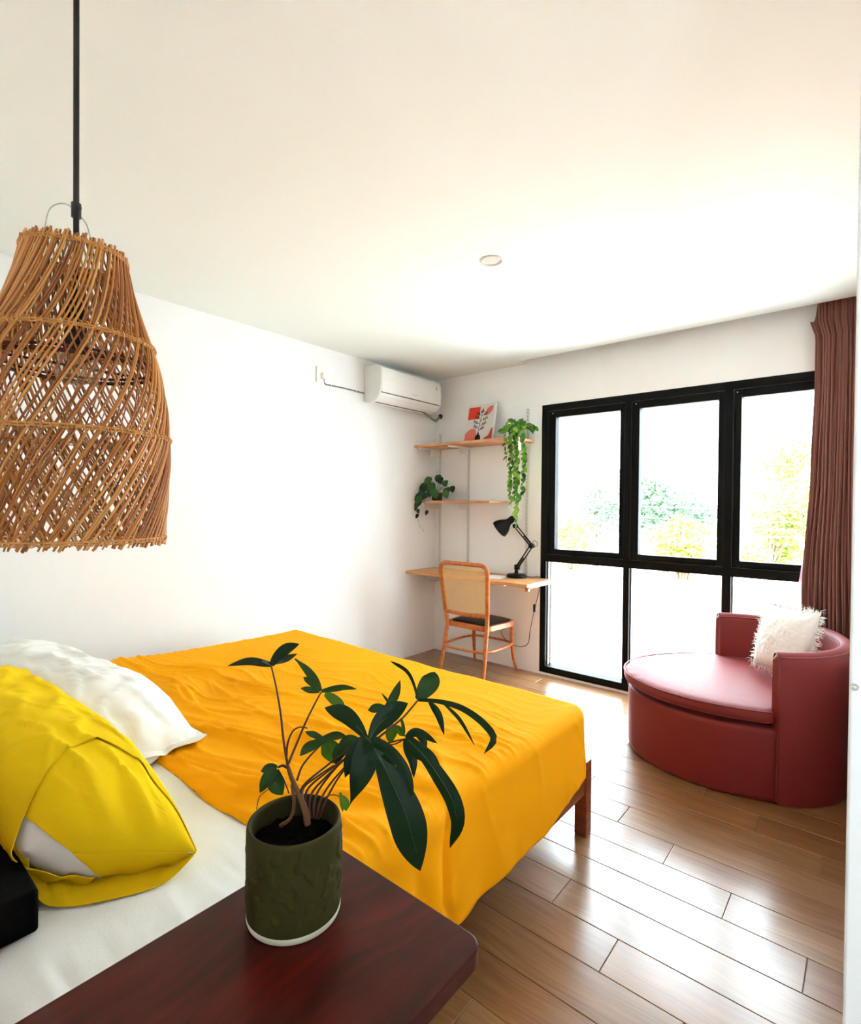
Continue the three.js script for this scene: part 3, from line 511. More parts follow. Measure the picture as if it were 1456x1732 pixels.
// ---------------------------------------------------------------- work corner: shelves, tracks, desk
const bracket = (x, y, z, d) => [box([x - 0.011, y - 0.012, 0.012], [x + 0.011, y, z], 0.002), box([x - 0.0025, y - d, 0.012], [x + 0.0025, y - 0.01, z * 0.55], 0.001), box([x - 0.0125, y - 0.017, z - 0.06], [x + 0.0125, y - 0.0005, z + 0.02], 0.002)];
{
  const tracks = [[0.062, 'slotted white wall rail nearest the corner'], [0.405, 'slotted white wall rail behind the chair, between the other two rails'], [1.028, 'slotted white wall rail behind the hanging vine']];
  tracks.forEach(([x, label], k) => {
    const t = thing('shelf_rail', label, 'rail', [x, 0, 0], 0, 'slotted rails that carry the shelves'), y0 = 0.70, y1 = k === 2 ? 2.26 : 2.12;
    part('channel', [box([-0.011, y0, 0.0005], [-0.006, y1, 0.012]), box([0.006, y0, 0.0005], [0.011, y1, 0.012]), box([-0.011, y0, 0.0005], [0.011, y1, 0.003])], M.whiteMetal, t);
    const slots = []; for (let y = y0 + 0.02; y < y1; y += 0.03) slots.push(box([-0.0025, y, 0.0028], [0.0025, y + 0.013, 0.0034]));
    part('slot', slots, M.greyPlastic, t).userData.kind = 'stuff';
  });
  const up = thing('wall_shelf', 'upper pine wall shelf carrying the framed print', 'shelf', [0, 0, 0]);
  part('board', box([0.002, 1.964, 0.012], [1.10, 1.986, 0.325], 0.003), M.shelf, up);
  for (const x of [0.062, 0.405, 1.028]) part('bracket', bracket(x, 1.964, 0.29, 0.07), M.whiteMetal, up);
  const lo = thing('wall_shelf', 'lower short pine wall shelf below the print, holding the dark-leaved plant', 'shelf', [0, 0, 0]);
  part('board', box([0.002, 1.446, 0.012], [0.845, 1.466, 0.31], 0.003), M.shelf, lo);
  for (const x of [0.062, 0.405]) part('bracket', bracket(x, 1.446, 0.27, 0.06), M.whiteMetal, lo);
  const d = thing('wall_desk', 'pine wall-mounted desk board behind the cane chair', 'desk', [0, 0, 0]);
  part('board', box([0.002, 0.789, 0.013], [1.28, 0.815, 0.43], 0.003), M.shelf, d);
  for (const x of [0.062, 0.405, 1.028]) part('bracket', bracket(x, 0.789, 0.36, x > 1 ? 0.03 : 0.10), M.whiteMetal, d);
  part('bracket', [box([1.245, 0.755, 0.37], [1.272, 0.789, 0.40], 0.002), box([1.245, 0.775, 0.02], [1.272, 0.789, 0.40], 0.002)], M.shelf, d);
  const sh = thing('paper', 'white sheets of paper lying on the desk behind the chair', 'paper', [0.86, 0.8152, 0.22]);
  for (const [x, z, a, k] of [[0, 0, 0.2, 0], [-0.03, 0.02, -0.1, 1]]) { const m = part('sheet', box([-0.075, 0, -0.105], [0.075, 0.0012, 0.105]), std({ color: 0xf6f6f2, roughness: 0.8 }), sh); m.position.set(x, k * 0.0014, z); m.rotation.y = a; }
}
{ // framed print leaning on the wall
  const W = 0.295, Hh = 0.362, c = document.createElement('canvas'); c.width = 480; c.height = 590;
  const g = c.getContext('2d'), E2 = (x, y, rx, ry, a, f) => { g.fillStyle = f; g.beginPath(); g.ellipse(x, y, rx, ry, a, 0, 7); g.fill(); };
  g.fillStyle = '#d5cec8'; g.fillRect(0, 0, 480, 590);
  g.fillStyle = '#d9371d'; g.fillRect(20, 40, 205, 190);
  E2(385, 110, 88, 44, -0.85, '#d3685a');
  g.fillStyle = '#d76a55'; g.beginPath(); g.moveTo(0, 590); g.lineTo(0, 470); g.bezierCurveTo(20, 400, 110, 350, 170, 385); g.bezierCurveTo(215, 415, 190, 520, 235, 560); g.lineTo(235, 590); g.fill();
  g.fillStyle = '#b4392c'; g.beginPath(); g.moveTo(480, 590); g.lineTo(480, 380); g.bezierCurveTo(440, 380, 440, 480, 400, 505); g.bezierCurveTo(330, 530, 330, 560, 340, 590); g.fill();
  g.fillStyle = '#1d1413'; g.beginPath(); g.moveTo(185, 590); g.lineTo(185, 520); g.quadraticCurveTo(190, 485, 218, 470); g.lineTo(218, 440); g.lineTo(246, 440); g.lineTo(246, 470); g.quadraticCurveTo(275, 485, 280, 520); g.lineTo(280, 590); g.fill();
  g.strokeStyle = '#1d1413'; g.lineCap = 'round';
  const stem = (pts, w) => { g.lineWidth = w; g.beginPath(); g.moveTo(...pts[0]); g.quadraticCurveTo(...pts[1], ...pts[2]); g.stroke(); };
  stem([[232, 445], [240, 300], [268, 120]], 8);
  const leafAt = (x, y, a, l = 34) => { g.save(); g.translate(x, y); g.rotate(a); g.beginPath(); g.moveTo(0, 0); g.quadraticCurveTo(l * 0.5, -l * 0.42, l, 0); g.quadraticCurveTo(l * 0.5, l * 0.42, 0, 0); g.fillStyle = '#1d1413'; g.fill(); g.restore(); };
  leafAt(268, 125, -1.4, 55); leafAt(268, 135, -0.7, 45); leafAt(262, 140, -2.3, 45);
  for (const [y, s, l] of [[410, 1, 70], [380, -1, 85], [340, 1, 95], [310, -1, 100], [265, 1, 100], [235, -1, 90], [190, 1, 85], [180, -1, 70]]) { const x = 232 + (445 - y) * 0.11; stem([[x, y], [x + s * l * 0.5, y - 12], [x + s * l, y - 45]], 6); for (let k = 0; k < 3; k++) { const q = 0.45 + k * 0.27; leafAt(x + s * l * q, y - 12 - 30 * q * q, s > 0 ? -1.3 : -1.84, 34); leafAt(x + s * l * q, y - 12 - 30 * q * q, s > 0 ? 0.35 : 2.8, 32); } }
  const tex = new THREE.CanvasTexture(c); tex.colorSpace = THREE.SRGBColorSpace;
  const t = thing('framed_print', 'small canvas print with red blocks and a black leafy branch in a vase', 'picture', [0.605, 1.9865, 0.155], 0.02);
  const lean = new THREE.Group(); lean.name = 'canvas'; lean.rotation.x = -0.2; t.add(lean);
  part('stretcher', box([-W / 2, 0.001, -0.026], [W / 2, Hh, 0], 0.002), std({ color: 0xf2eee6, roughness: 0.8 }), lean);
  const pg = new THREE.PlaneGeometry(W - 0.006, Hh - 0.006).translate(0, Hh / 2, 0.0006); part('print', pg, std({ map: tex, roughness: 0.75 }), lean);
}
{ // air conditioner on the left wall
  const t = thing('air_conditioner', 'white split air conditioner high on the left wall near the corner', 'air conditioner', [0.001, 2.28, 0.17]);
  const ex = (pts, z0, z1, b = 0.004) => { const s = new THREE.Shape(); pts.forEach(([x, y], k) => (k ? s.lineTo(x, y) : s.moveTo(x, y))); return new THREE.ExtrudeGeometry(s, { depth: z1 - z0 - 2 * b, bevelEnabled: true, bevelSize: b, bevelThickness: b, bevelSegments: 3, curveSegments: 8 }).translate(0, 0, z0 + b); };
  const body = [[0.004, 0.02], [0.06, 0.004], [0.10, 0.006], [0.145, 0.025], [0.175, 0.055], [0.188, 0.09], [0.188, 0.25], [0.178, 0.28], [0.15, 0.298], [0.004, 0.300]];
  part('body', metric(ex(body, 0.012, 0.783)), M.whitePlastic, t);
  const side = [[0.004, 0.016], [0.06, 0.0], [0.105, 0.003], [0.15, 0.024], [0.18, 0.056], [0.194, 0.09], [0.198, 0.17], [0.195, 0.25], [0.184, 0.284], [0.154, 0.303], [0.004, 0.305]];
  for (const [a, b] of [[0, 0.014], [0.781, 0.795]]) part('end_cap', metric(ex(side, a, b, 0.003)), std({ color: 0xe3e2dc, roughness: 0.5 }), t);
  part('front_panel', metric(ex([[0.186, 0.082], [0.196, 0.082], [0.200, 0.17], [0.197, 0.25], [0.187, 0.281], [0.178, 0.289], [0.176, 0.28], [0.184, 0.26]], 0.014, 0.781, 0.002)), M.whitePlastic, t);
  part('panel_gap', box([0.183, 0.073, 0.016], [0.1895, 0.081, 0.779], 0.001), M.greyPlastic, t);
  part('louver', [metric(ex([[0.118, 0.010], [0.15, 0.028], [0.172, 0.051], [0.169, 0.054], [0.147, 0.033], [0.116, 0.0145]], 0.03, 0.765, 0.0015))], M.whitePlastic, t);
  part('outlet_slot', [box([0.098, 0.0015, 0.13], [0.112, 0.0075, 0.765], 0.001)], M.greyPlastic, t);
  const mk = (w, h, draw) => { const c = document.createElement('canvas'); c.width = w; c.height = h; draw(c.getContext('2d')); const x = new THREE.CanvasTexture(c); x.colorSpace = THREE.SRGBColorSpace; return std({ map: x, roughness: 0.5 }); };
  const decal = (w, h, z, y, m) => new THREE.PlaneGeometry(w, h).rotateY(Math.PI / 2).translate(0.2008, y, z);
  part('logo', decal(0.09, 0.018, 0.36, 0.115), mk(180, 36, (g) => { g.fillStyle = '#f3f2ec'; g.fillRect(0, 0, 180, 36); g.fillStyle = '#9b9b99'; for (const [x, w, h] of [[8, 14, 20], [28, 12, 12], [46, 10, 13], [62, 6, 18], [76, 14, 12], [96, 12, 14], [114, 10, 12], [132, 14, 18], [152, 12, 12]]) { g.fillRect(x, 28 - h, w * 0.3, h); g.fillRect(x, 28 - h, w, 3); g.fillRect(x, 24, w * 0.8, 3); } }), t);
  part('sticker', decal(0.052, 0.05, 0.072, 0.215), mk(104, 100, (g) => { g.fillStyle = '#f1f0ea'; g.fillRect(0, 0, 104, 100); g.strokeStyle = '#8b8b88'; g.lineWidth = 9; g.beginPath(); g.arc(52, 38, 28, 0.4, 5.6); g.stroke(); g.fillStyle = '#77777a'; g.font = 'bold 44px sans-serif'; g.textAlign = 'center'; g.fillText('R', 56, 54); g.fillStyle = '#aaa'; g.fillRect(18, 78, 68, 8); }), t);
  const pipe = thing('drain_hose', 'grey drain hose from the air conditioner into the corner', 'hose', [0, 0, 0]);
  part('hose', tube([V(0.10, 2.285, 0.30), V(0.085, 2.268, 0.22), V(0.06, 2.245, 0.12), V(0.05, 2.245, 0.06), V(0.055, 2.275, 0.03), V(0.058, 2.29, 0.004)], 0.010, 40, 10), std({ color: 0x8d8c88, roughness: 0.7 }), pipe);
  part('wall_seal', cyl(0.024, 0.02, V(0.058, 2.292, 0.001), V(0.058, 2.292, 0.016), 20), M.cord, pipe);
  const cb = thing('power_cable', 'thin grey cable running along the left wall from the air conditioner to its socket', 'cable', [0, 0, 0]);
  part('cable', tube([V(0.006, 2.365, 0.968), V(0.006, 2.366, 1.05), V(0.006, 2.368, 1.18), V(0.006, 2.367, 1.32), V(0.006, 2.366, 1.375), V(0.006, 2.378, 1.392), V(0.008, 2.41, 1.397), V(0.022, 2.42, 1.40)], 0.0048, 60, 8), M.greyPlastic, cb);
  for (const z of [1.06, 1.325]) part('cable_clip', box([0.0, 2.359, z - 0.004], [0.013, 2.374, z + 0.004], 0.001), M.whitePlastic, cb);
  const so = thing('wall_socket', 'small white power socket on the left wall beside the air conditioner', 'socket', [0, 2.43, 1.43]);
  part('plate', box([0.0005, -0.06, -0.038], [0.009, 0.06, 0.038], 0.003), M.whitePlastic, so);
  part('plug', box([0.009, -0.03, -0.036], [0.034, 0.018, -0.006], 0.005), M.whitePlastic, so);
}

// ---------------------------------------------------------------- cane chair
{
  const t = thing('dining_chair', 'orange-brown bentwood chair with a cane back and black seat at the desk', 'chair', [0.755, 0, 0]);
  const hw = 0.212;
  const backZ = (y) => y < 0.43 ? lerp(0.575, 0.495, Math.pow(y / 0.43, 0.8)) : lerp(0.495, 0.555, (y - 0.43) / 0.52);
  for (const s of [-1, 1]) part('leg', tube([V(s * 0.222, 0.0, backZ(0)), V(s * 0.214, 0.14, backZ(0.14)), V(s * 0.205, 0.3, backZ(0.3)), V(s * 0.203, 0.44, backZ(0.44)), V(s * 0.214, 0.56, backZ(0.56))], (k) => lerp(0.0125, 0.0175, Math.min(1, k * 1.6)), 30, 12), M.beech, t);
  const P = []; for (const [x, y] of [[-0.214, 0.53], [-0.222, 0.66], [-0.232, 0.80], [-0.236, 0.87], [-0.226, 0.922], [-0.19, 0.942], [-0.1, 0.945], [0, 0.945], [0.1, 0.945], [0.19, 0.942], [0.226, 0.922], [0.236, 0.87], [0.232, 0.80], [0.222, 0.66], [0.214, 0.53]]) P.push(V(x, y, backZ(y) + 0.012 * (1 - Math.pow(x / 0.236, 2)) * 0));
  part('back_frame', [tube(P, 0.0175, 120, 12), tube([V(-0.214, 0.53, backZ(0.53)), V(0, 0.522, backZ(0.52) + 0.008), V(0.214, 0.53, backZ(0.53))], 0.0165, 24, 12)], M.beech, t);
  // woven cane: pairs of strands up and across, and both diagonals
  const cane = [], cz = (y) => backZ(y) + 0.001, wAt = (y) => (y < 0.8 ? lerp(0.200, 0.218, (y - 0.53) / 0.27) : 0.218), yTop = 0.932, yBot = 0.535;
  const st = (a, b, o = 0) => { const d = b.clone().sub(a), g = new THREE.BoxGeometry(0.0019, d.length(), 0.0009); g.applyMatrix4(new THREE.Matrix4().makeRotationFromQuaternion(new THREE.Quaternion().setFromUnitVectors(V(0, 1, 0), d.clone().normalize()))); const m = a.clone().add(b).multiplyScalar(0.5); g.translate(m.x, m.y, m.z + o); cane.push(g); };
  for (let k = -14; k <= 14; k++) for (const e of [-0.0017, 0.0017]) { const x = k * 0.0148 + e; st(V(x, yBot, cz(yBot)), V(x * 1.02, yTop, cz(yTop)), 0); }
  for (let k = 0; k <= 26; k++) for (const e of [-0.0017, 0.0017]) { const y = yBot + 0.008 + k * 0.0148 + e; st(V(-wAt(y), y, cz(y)), V(wAt(y), y, cz(y)), 0.001); }
  for (let k = -42; k <= 42; k++) for (const s of [-1, 1]) { const c = k * 0.0148 + 0.0074, pts = []; for (let i = 0; i <= 60; i++) { const y = lerp(yBot, yTop, i / 60), x = s * (y - 0.73) + c; if (Math.abs(x) < wAt(y)) pts.push(V(x, y, cz(y))); } if (pts.length > 3) st(pts[0], pts[pts.length - 1], s * 0.0006 + 0.0008); }
  part('cane_panel', cane, M.cane, t).userData.kind = 'stuff';
  const seatShape = (k) => { const s = new THREE.Shape(), a = 0.232 * k, b = 0.205 * k, f = -0.205 * k, r = 0.2 * k, c = 0.06; s.moveTo(-b + c, r); s.lineTo(b - c, r); s.quadraticCurveTo(b, r, b + 0.004, r - c); s.lineTo(a, f + 0.09); s.quadraticCurveTo(a, f, a - 0.09, f - 0.005); s.quadraticCurveTo(0, f - 0.025, -a + 0.09, f - 0.005); s.quadraticCurveTo(-a, f, -a, f + 0.09); s.lineTo(-b - 0.004, r - c); s.quadraticCurveTo(-b, r, -b + c, r); return s; };
  const seat = new THREE.ExtrudeGeometry(seatShape(1), { depth: 0.034, bevelEnabled: true, bevelSize: 0.005, bevelThickness: 0.005, bevelSegments: 3, curveSegments: 12 }).rotateX(Math.PI / 2).translate(0, 0.440, 0.29);
  part('seat_frame', metric(seat), M.beech, t);
  const o = seatShape(0.93).getSpacedPoints(80);
  const pad = grid(80, 8, (u, v) => { const p = o[Math.round(u * 80) % o.length], q = Math.cos(v * Math.PI / 2), k = v < 0.01 ? 1 : q; return V(p.x * k, 0.443 + 0.022 * Math.pow(Math.sin(v * Math.PI / 2), 0.6), p.y * k + 0.29); }, true);
  part('seat_pad', flip(pad), M.leather, t);
  for (const s of [-1, 1]) part('leg', tube([V(s * 0.222, 0.0, 0.055), V(s * 0.207, 0.10, 0.085), V(s * 0.20, 0.24, 0.105), V(s * 0.197, 0.41, 0.11)], (k) => lerp(0.0115, 0.018, k), 24, 12), M.beech, t);
  const hoop = []; for (let k = 0; k <= 48; k++) { const a = (k / 48) * Math.PI * 2, c = Math.cos(a), s = Math.sin(a); hoop.push(V(0.236 * Math.sign(c) * Math.pow(Math.abs(c), 0.5), 0.245, 0.318 + 0.246 * Math.sign(s) * Math.pow(Math.abs(s), 0.55))); }
  part('stretcher', tube(hoop, 0.0105, 120, 10), M.beech, t);
}

// ---------------------------------------------------------------- desk lamp
{
  const t = thing('desk_lamp', 'black jointed desk lamp at the right end of the desk', 'lamp', [0, 0, 0]);
  const Z = 0.12;
  part('base', lathe([[0.0001, 0.8155], [0.082, 0.8155], [0.084, 0.822], [0.082, 0.838], [0.07, 0.847], [0.03, 0.851], [0.0001, 0.852]], 40).translate(1.0, 0, Z), M.blackGloss, t);
  part('post', [cyl(0.017, 0.013, V(1.0, 0.85, Z), V(1.0, 0.895, Z)), box([0.985, 0.882, Z - 0.016], [1.03, 0.925, Z + 0.016], 0.006)], M.blackGloss, t);
  const A = V(1.012, 0.91, Z), B = V(1.142, 1.092, Z), C = V(0.985, 1.252, Z), perp = (a, b, d) => { const n = b.clone().sub(a).normalize(); return V(-n.y * d, n.x * d, 0); };
  const arm = (a, b) => [-1, 1].map((s) => { const o = perp(a, b, 0.012 * s); return tube([a.clone().add(o), b.clone().add(o)], 0.0052, 2, 8); });
  part('lower_arm', arm(A, B), M.blackGloss, t); part('upper_arm', arm(B, C), M.blackGloss, t);
  const spring = (a, b, r) => { const pts = [], n = b.clone().sub(a), u = perp(a, b, 1), w = V(0, 0, 1); for (let k = 0; k <= 160; k++) { const f = k / 160, q = f * Math.PI * 2 * 16; pts.push(a.clone().addScaledVector(n, f).addScaledVector(u, r * Math.cos(q)).addScaledVector(w, r * Math.sin(q))); } return tube(pts, 0.0016, 320, 5); };
  part('spring', spring(A.clone().lerp(B, 0.05), A.clone().lerp(B, 0.42), 0.008), M.cord, t);
  part('spring', spring(B.clone().lerp(C, 0.08), B.clone().lerp(C, 0.5), 0.008), M.cord, t);
  for (const [p, r] of [[A, 0.016], [B, 0.021], [C, 0.018]]) part('joint', [cyl(r, r, p.clone().add(V(0, 0, -0.018)), p.clone().add(V(0, 0, 0.018)), 20), cyl(0.008, 0.008, p.clone().add(V(0, 0, -0.028)), p.clone().add(V(0, 0, 0.028)), 12)], M.blackGloss, t);
  part('knuckle', [tube([C, V(0.965, 1.262, Z), V(0.952, 1.285, Z)], 0.007, 10, 8)], M.steel, t);
  const dir = V(-0.74, -0.62, 0.22).normalize(), top = V(0.972, 1.325, Z), q = new THREE.Quaternion().setFromUnitVectors(V(0, -1, 0), dir);
  const bell = lathe([[0.0001, 0.002], [0.018, 0], [0.027, -0.008], [0.029, -0.02], [0.029, -0.055], [0.034, -0.07], [0.05, -0.092], [0.067, -0.118], [0.076, -0.146], [0.079, -0.168], [0.0775, -0.168], [0.072, -0.143], [0.06, -0.115], [0.04, -0.088], [0.02, -0.07]], 40).applyQuaternion(q).translate(top.x, top.y, top.z);
  part('lamp_shade', bell, phy({ color: 0x040405, roughness: 0.35, specularIntensity: 0.4, side: THREE.DoubleSide }), t);
  part('bulb', new THREE.SphereGeometry(0.026, 20, 14).translate(...top.clone().addScaledVector(dir, 0.115).toArray()), M.whitePlastic, t);
  part('cable_loop', tube([B.clone().add(V(0.0, 0.015, 0.01)), V(1.165, 1.135, Z), V(1.19, 1.125, Z), V(1.195, 1.10, Z), V(1.17, 1.085, Z), B.clone().add(V(0.0, -0.015, 0.01))], 0.0022, 40, 6), M.cord, t);
  const c = thing('lamp_cord', 'thin black lamp cord with inline switch hanging below the desk', 'cord', [0, 0, 0]);
  part('cord', tube([V(1.05, 0.826, 0.09), V(1.12, 0.822, 0.05), V(1.155, 0.824, 0.008), V(1.165, 0.80, 0.006), V(1.165, 0.70, 0.03), V(1.155, 0.56, 0.08), V(1.125, 0.40, 0.09), V(1.06, 0.235, 0.03), V(0.965, 0.20, 0.022), V(0.85, 0.23, 0.022), V(0.795, 0.29, 0.022), V(0.79, 0.34, 0.02), V(0.79, 0.36, 0.004)], 0.0028, 120, 6), M.cord, c);
  part('inline_switch', box([1.144, 0.535, 0.066], [1.168, 0.60, 0.09], 0.006), M.cord, c);
  const w = thing('wall_plate', 'small pale outlet plate on the wall under the desk', 'outlet', [0.79, 0.37, 0.0005]);
  part('plate', box([-0.035, -0.055, 0], [0.035, 0.055, 0.007], 0.003), M.whitePlastic, w);
}

// ---------------------------------------------------------------- plants on the shelves
const heart = grid(6, 7, (u, v) => {                                  // tip at +z, stalk at the origin
  const a = (u - 0.5) * 2, w = 0.5 * Math.pow(Math.sin(Math.PI * Math.pow(v, 0.62)), 0.8) + 0.001, y = v - (1 - v) * 0.22 * (1 - v) * Math.abs(a) * 2;
  return V(a * w, -0.16 * v * v + 0.10 * Math.abs(a) * w, y);
});
function leafMesh(parent, mat, p, towards, up, s) {
  p = p.clone(); p.x = Math.max(p.x, 0.012 + 0.45 * s - Math.min(0, towards.clone().normalize().x) * 0.75 * s);
  const m = part('leaf', heart, mat, parent), z = towards.clone().normalize(), x = up.clone().cross(z).normalize(), y = z.clone().cross(x);
  m.matrix.makeBasis(x, y, z).scale(V(s, s, s)).setPosition(p); m.matrix.decompose(m.position, m.quaternion, m.scale);
  return m;
}
{
  const t = thing('trailing_vine', 'bright green trailing vine hanging off the right end of the upper shelf', 'plant', [0, 0, 0]), r = rng(61);
  part('pot', lathe([[0.0001, 1.9865], [0.038, 1.9865], [0.046, 2.055], [0.042, 2.055], [0.0001, 2.045]], 28).translate(1.02, 0, 0.17), std({ color: 0x5b6b4a, roughness: 0.7 }), t);
  const mats = [leafMat(0x3f7a1f, { roughness: 0.5 }), leafMat(0x6fa82e, { transmission: 0.2, thickness: 0, roughness: 0.5 }), leafMat(0x93bd4e, { transmission: 0.2, thickness: 0, roughness: 0.5 }), leafMat(0x2c5423, { roughness: 0.45 })];
  const ends = [[1.00, 0.20, 1.56], [1.03, 0.23, 1.42], [1.055, 0.19, 1.235], [1.08, 0.22, 1.33], [1.10, 0.16, 1.50], [1.125, 0.2, 1.68], [1.04, 0.16, 1.62], [0.985, 0.24, 1.78], [1.075, 0.25, 1.47]];
  ends.forEach(([x, z, y], k) => {
    const top = V(1.02 + (r() - 0.5) * 0.05, 2.06, 0.17), rim = V(lerp(top.x, x, 0.8), 2.05 + r() * 0.04, z + 0.10), pts = [top, rim.clone().add(V(0, 0.03, 0)), V(x, 1.95, z + 0.15)];
    for (let q = 1.88; q > y; q -= 0.1) pts.push(V(x + (r() - 0.5) * 0.025, q, z + 0.13 + (r() - 0.5) * 0.03)); pts.push(V(x + 0.005, y, z + 0.13));
    for (const p of pts) { p.x += 0.055; }
    const c = new THREE.CatmullRomCurve3(pts); part('stem', tube(pts, 0.0016, pts.length * 5, 5), M.stemGreen, t);
    const L = c.getLength(), n = Math.round(L / 0.036);
    for (let i = 2; i < n; i++) { const p = c.getPointAt(i / n), a = i * 2.4 + k, d = V(Math.cos(a), -0.75 - 0.5 * r(), Math.sin(a) * 0.7 + 0.35); const y01 = (p.y - 1.25) / 0.8; leafMesh(t, mats[y01 < 0.25 && r() < 0.7 ? 2 : r() < 0.30 ? 0 : r() < 0.62 ? 1 : r() < 0.5 ? 3 : 2], p, d, V(Math.cos(a) * 0.4, 0.8, 0.9), lerp(0.028, 0.042, r())); }
  });
  for (let k = 0; k < 40; k++) { const a = r() * 6.28, q = Math.sqrt(r()), p = V(1.035 + Math.cos(a) * 0.15 * q, 2.06 + 0.10 * r() * (1.1 - q), 0.18 + Math.sin(a) * 0.12 * q); leafMesh(t, mats[r() < 0.4 ? 3 : r() < 0.5 ? 0 : 1], p, V(Math.cos(a), -0.3 - r() * 0.5, Math.sin(a) + 0.4), V(0.2, 1, 0.6), lerp(0.038, 0.055, r())); }
}
{
  const t = thing('leafy_plant', 'dark green broad-leaved plant at the left end of the lower shelf', 'plant', [0, 0, 0]), r = rng(71);
  part('pot', lathe([[0.0001, 1.4665], [0.045, 1.4665], [0.055, 1.54], [0.051, 1.54], [0.0001, 1.53]], 28).translate(0.16, 0, 0.17), std({ color: 0x4b2a1c, roughness: 0.7 }), t);
  const mats = [leafMat(0x14301a), leafMat(0x2a5a30), leafMat(0x3d6b32, { transmission: 0.2, thickness: 0, roughness: 0.5 })];
  const root = V(0.16, 1.53, 0.17);
  const tips = [[0.03, 1.60, 0.26], [0.06, 1.64, 0.2], [0.12, 1.66, 0.24], [0.17, 1.685, 0.16], [0.22, 1.66, 0.2], [0.26, 1.63, 0.18], [0.31, 1.56, 0.22], [0.33, 1.53, 0.26], [0.30, 1.58, 0.12], [0.08, 1.55, 0.28], [0.13, 1.58, 0.3], [0.19, 1.60, 0.28], [0.22, 1.55, 0.3], [0.03, 1.52, 0.3], [0.06, 1.50, 0.34], [0.10, 1.48, 0.35], [0.16, 1.51, 0.33], [0.04, 1.46, 0.33], [0.09, 1.44, 0.35], [0.25, 1.52, 0.3], [0.19, 1.55, 0.3]];
  tips.forEach(([x, y, z], k) => { const p = V(x, y, z); part('stem', tube([root, root.clone().lerp(p, 0.5).add(V(0, 0.05, 0)), p], 0.0018, 10, 5), M.stemGreen, t); leafMesh(t, mats[k % 5 === 2 ? 2 : k % 2], p.clone().add(V(-0.01, 0.01, -0.01)), V(x - 0.16 + (r() - 0.5) * 0.1, -0.10 - 0.1 * r(), 0.10 + (r() - 0.5) * 0.1), V(0.35, 0.5, 0.9), lerp(0.058, 0.074, r())); });
  part('stem', tube([root, V(0.1, 1.53, 0.33), V(0.07, 1.44, 0.36), V(0.075, 1.33, 0.35), V(0.10, 1.24, 0.35), V(0.15, 1.18, 0.34)], 0.0012, 40, 5), M.stemGreen, t);
  part('stem', tube([root, V(0.16, 1.53, 0.33), V(0.165, 1.44, 0.36), V(0.19, 1.36, 0.35)], 0.0012, 30, 5), M.stemGreen, t);
  for (const [x, y, z] of [[0.065, 1.40, 0.36], [0.08, 1.375, 0.35], [0.19, 1.365, 0.35], [0.075, 1.33, 0.35]]) leafMesh(t, mats[0], V(x, y, z), V((r() - 0.5), -0.8, 0.3), V(0.3, 0.3, 1), 0.036);
}

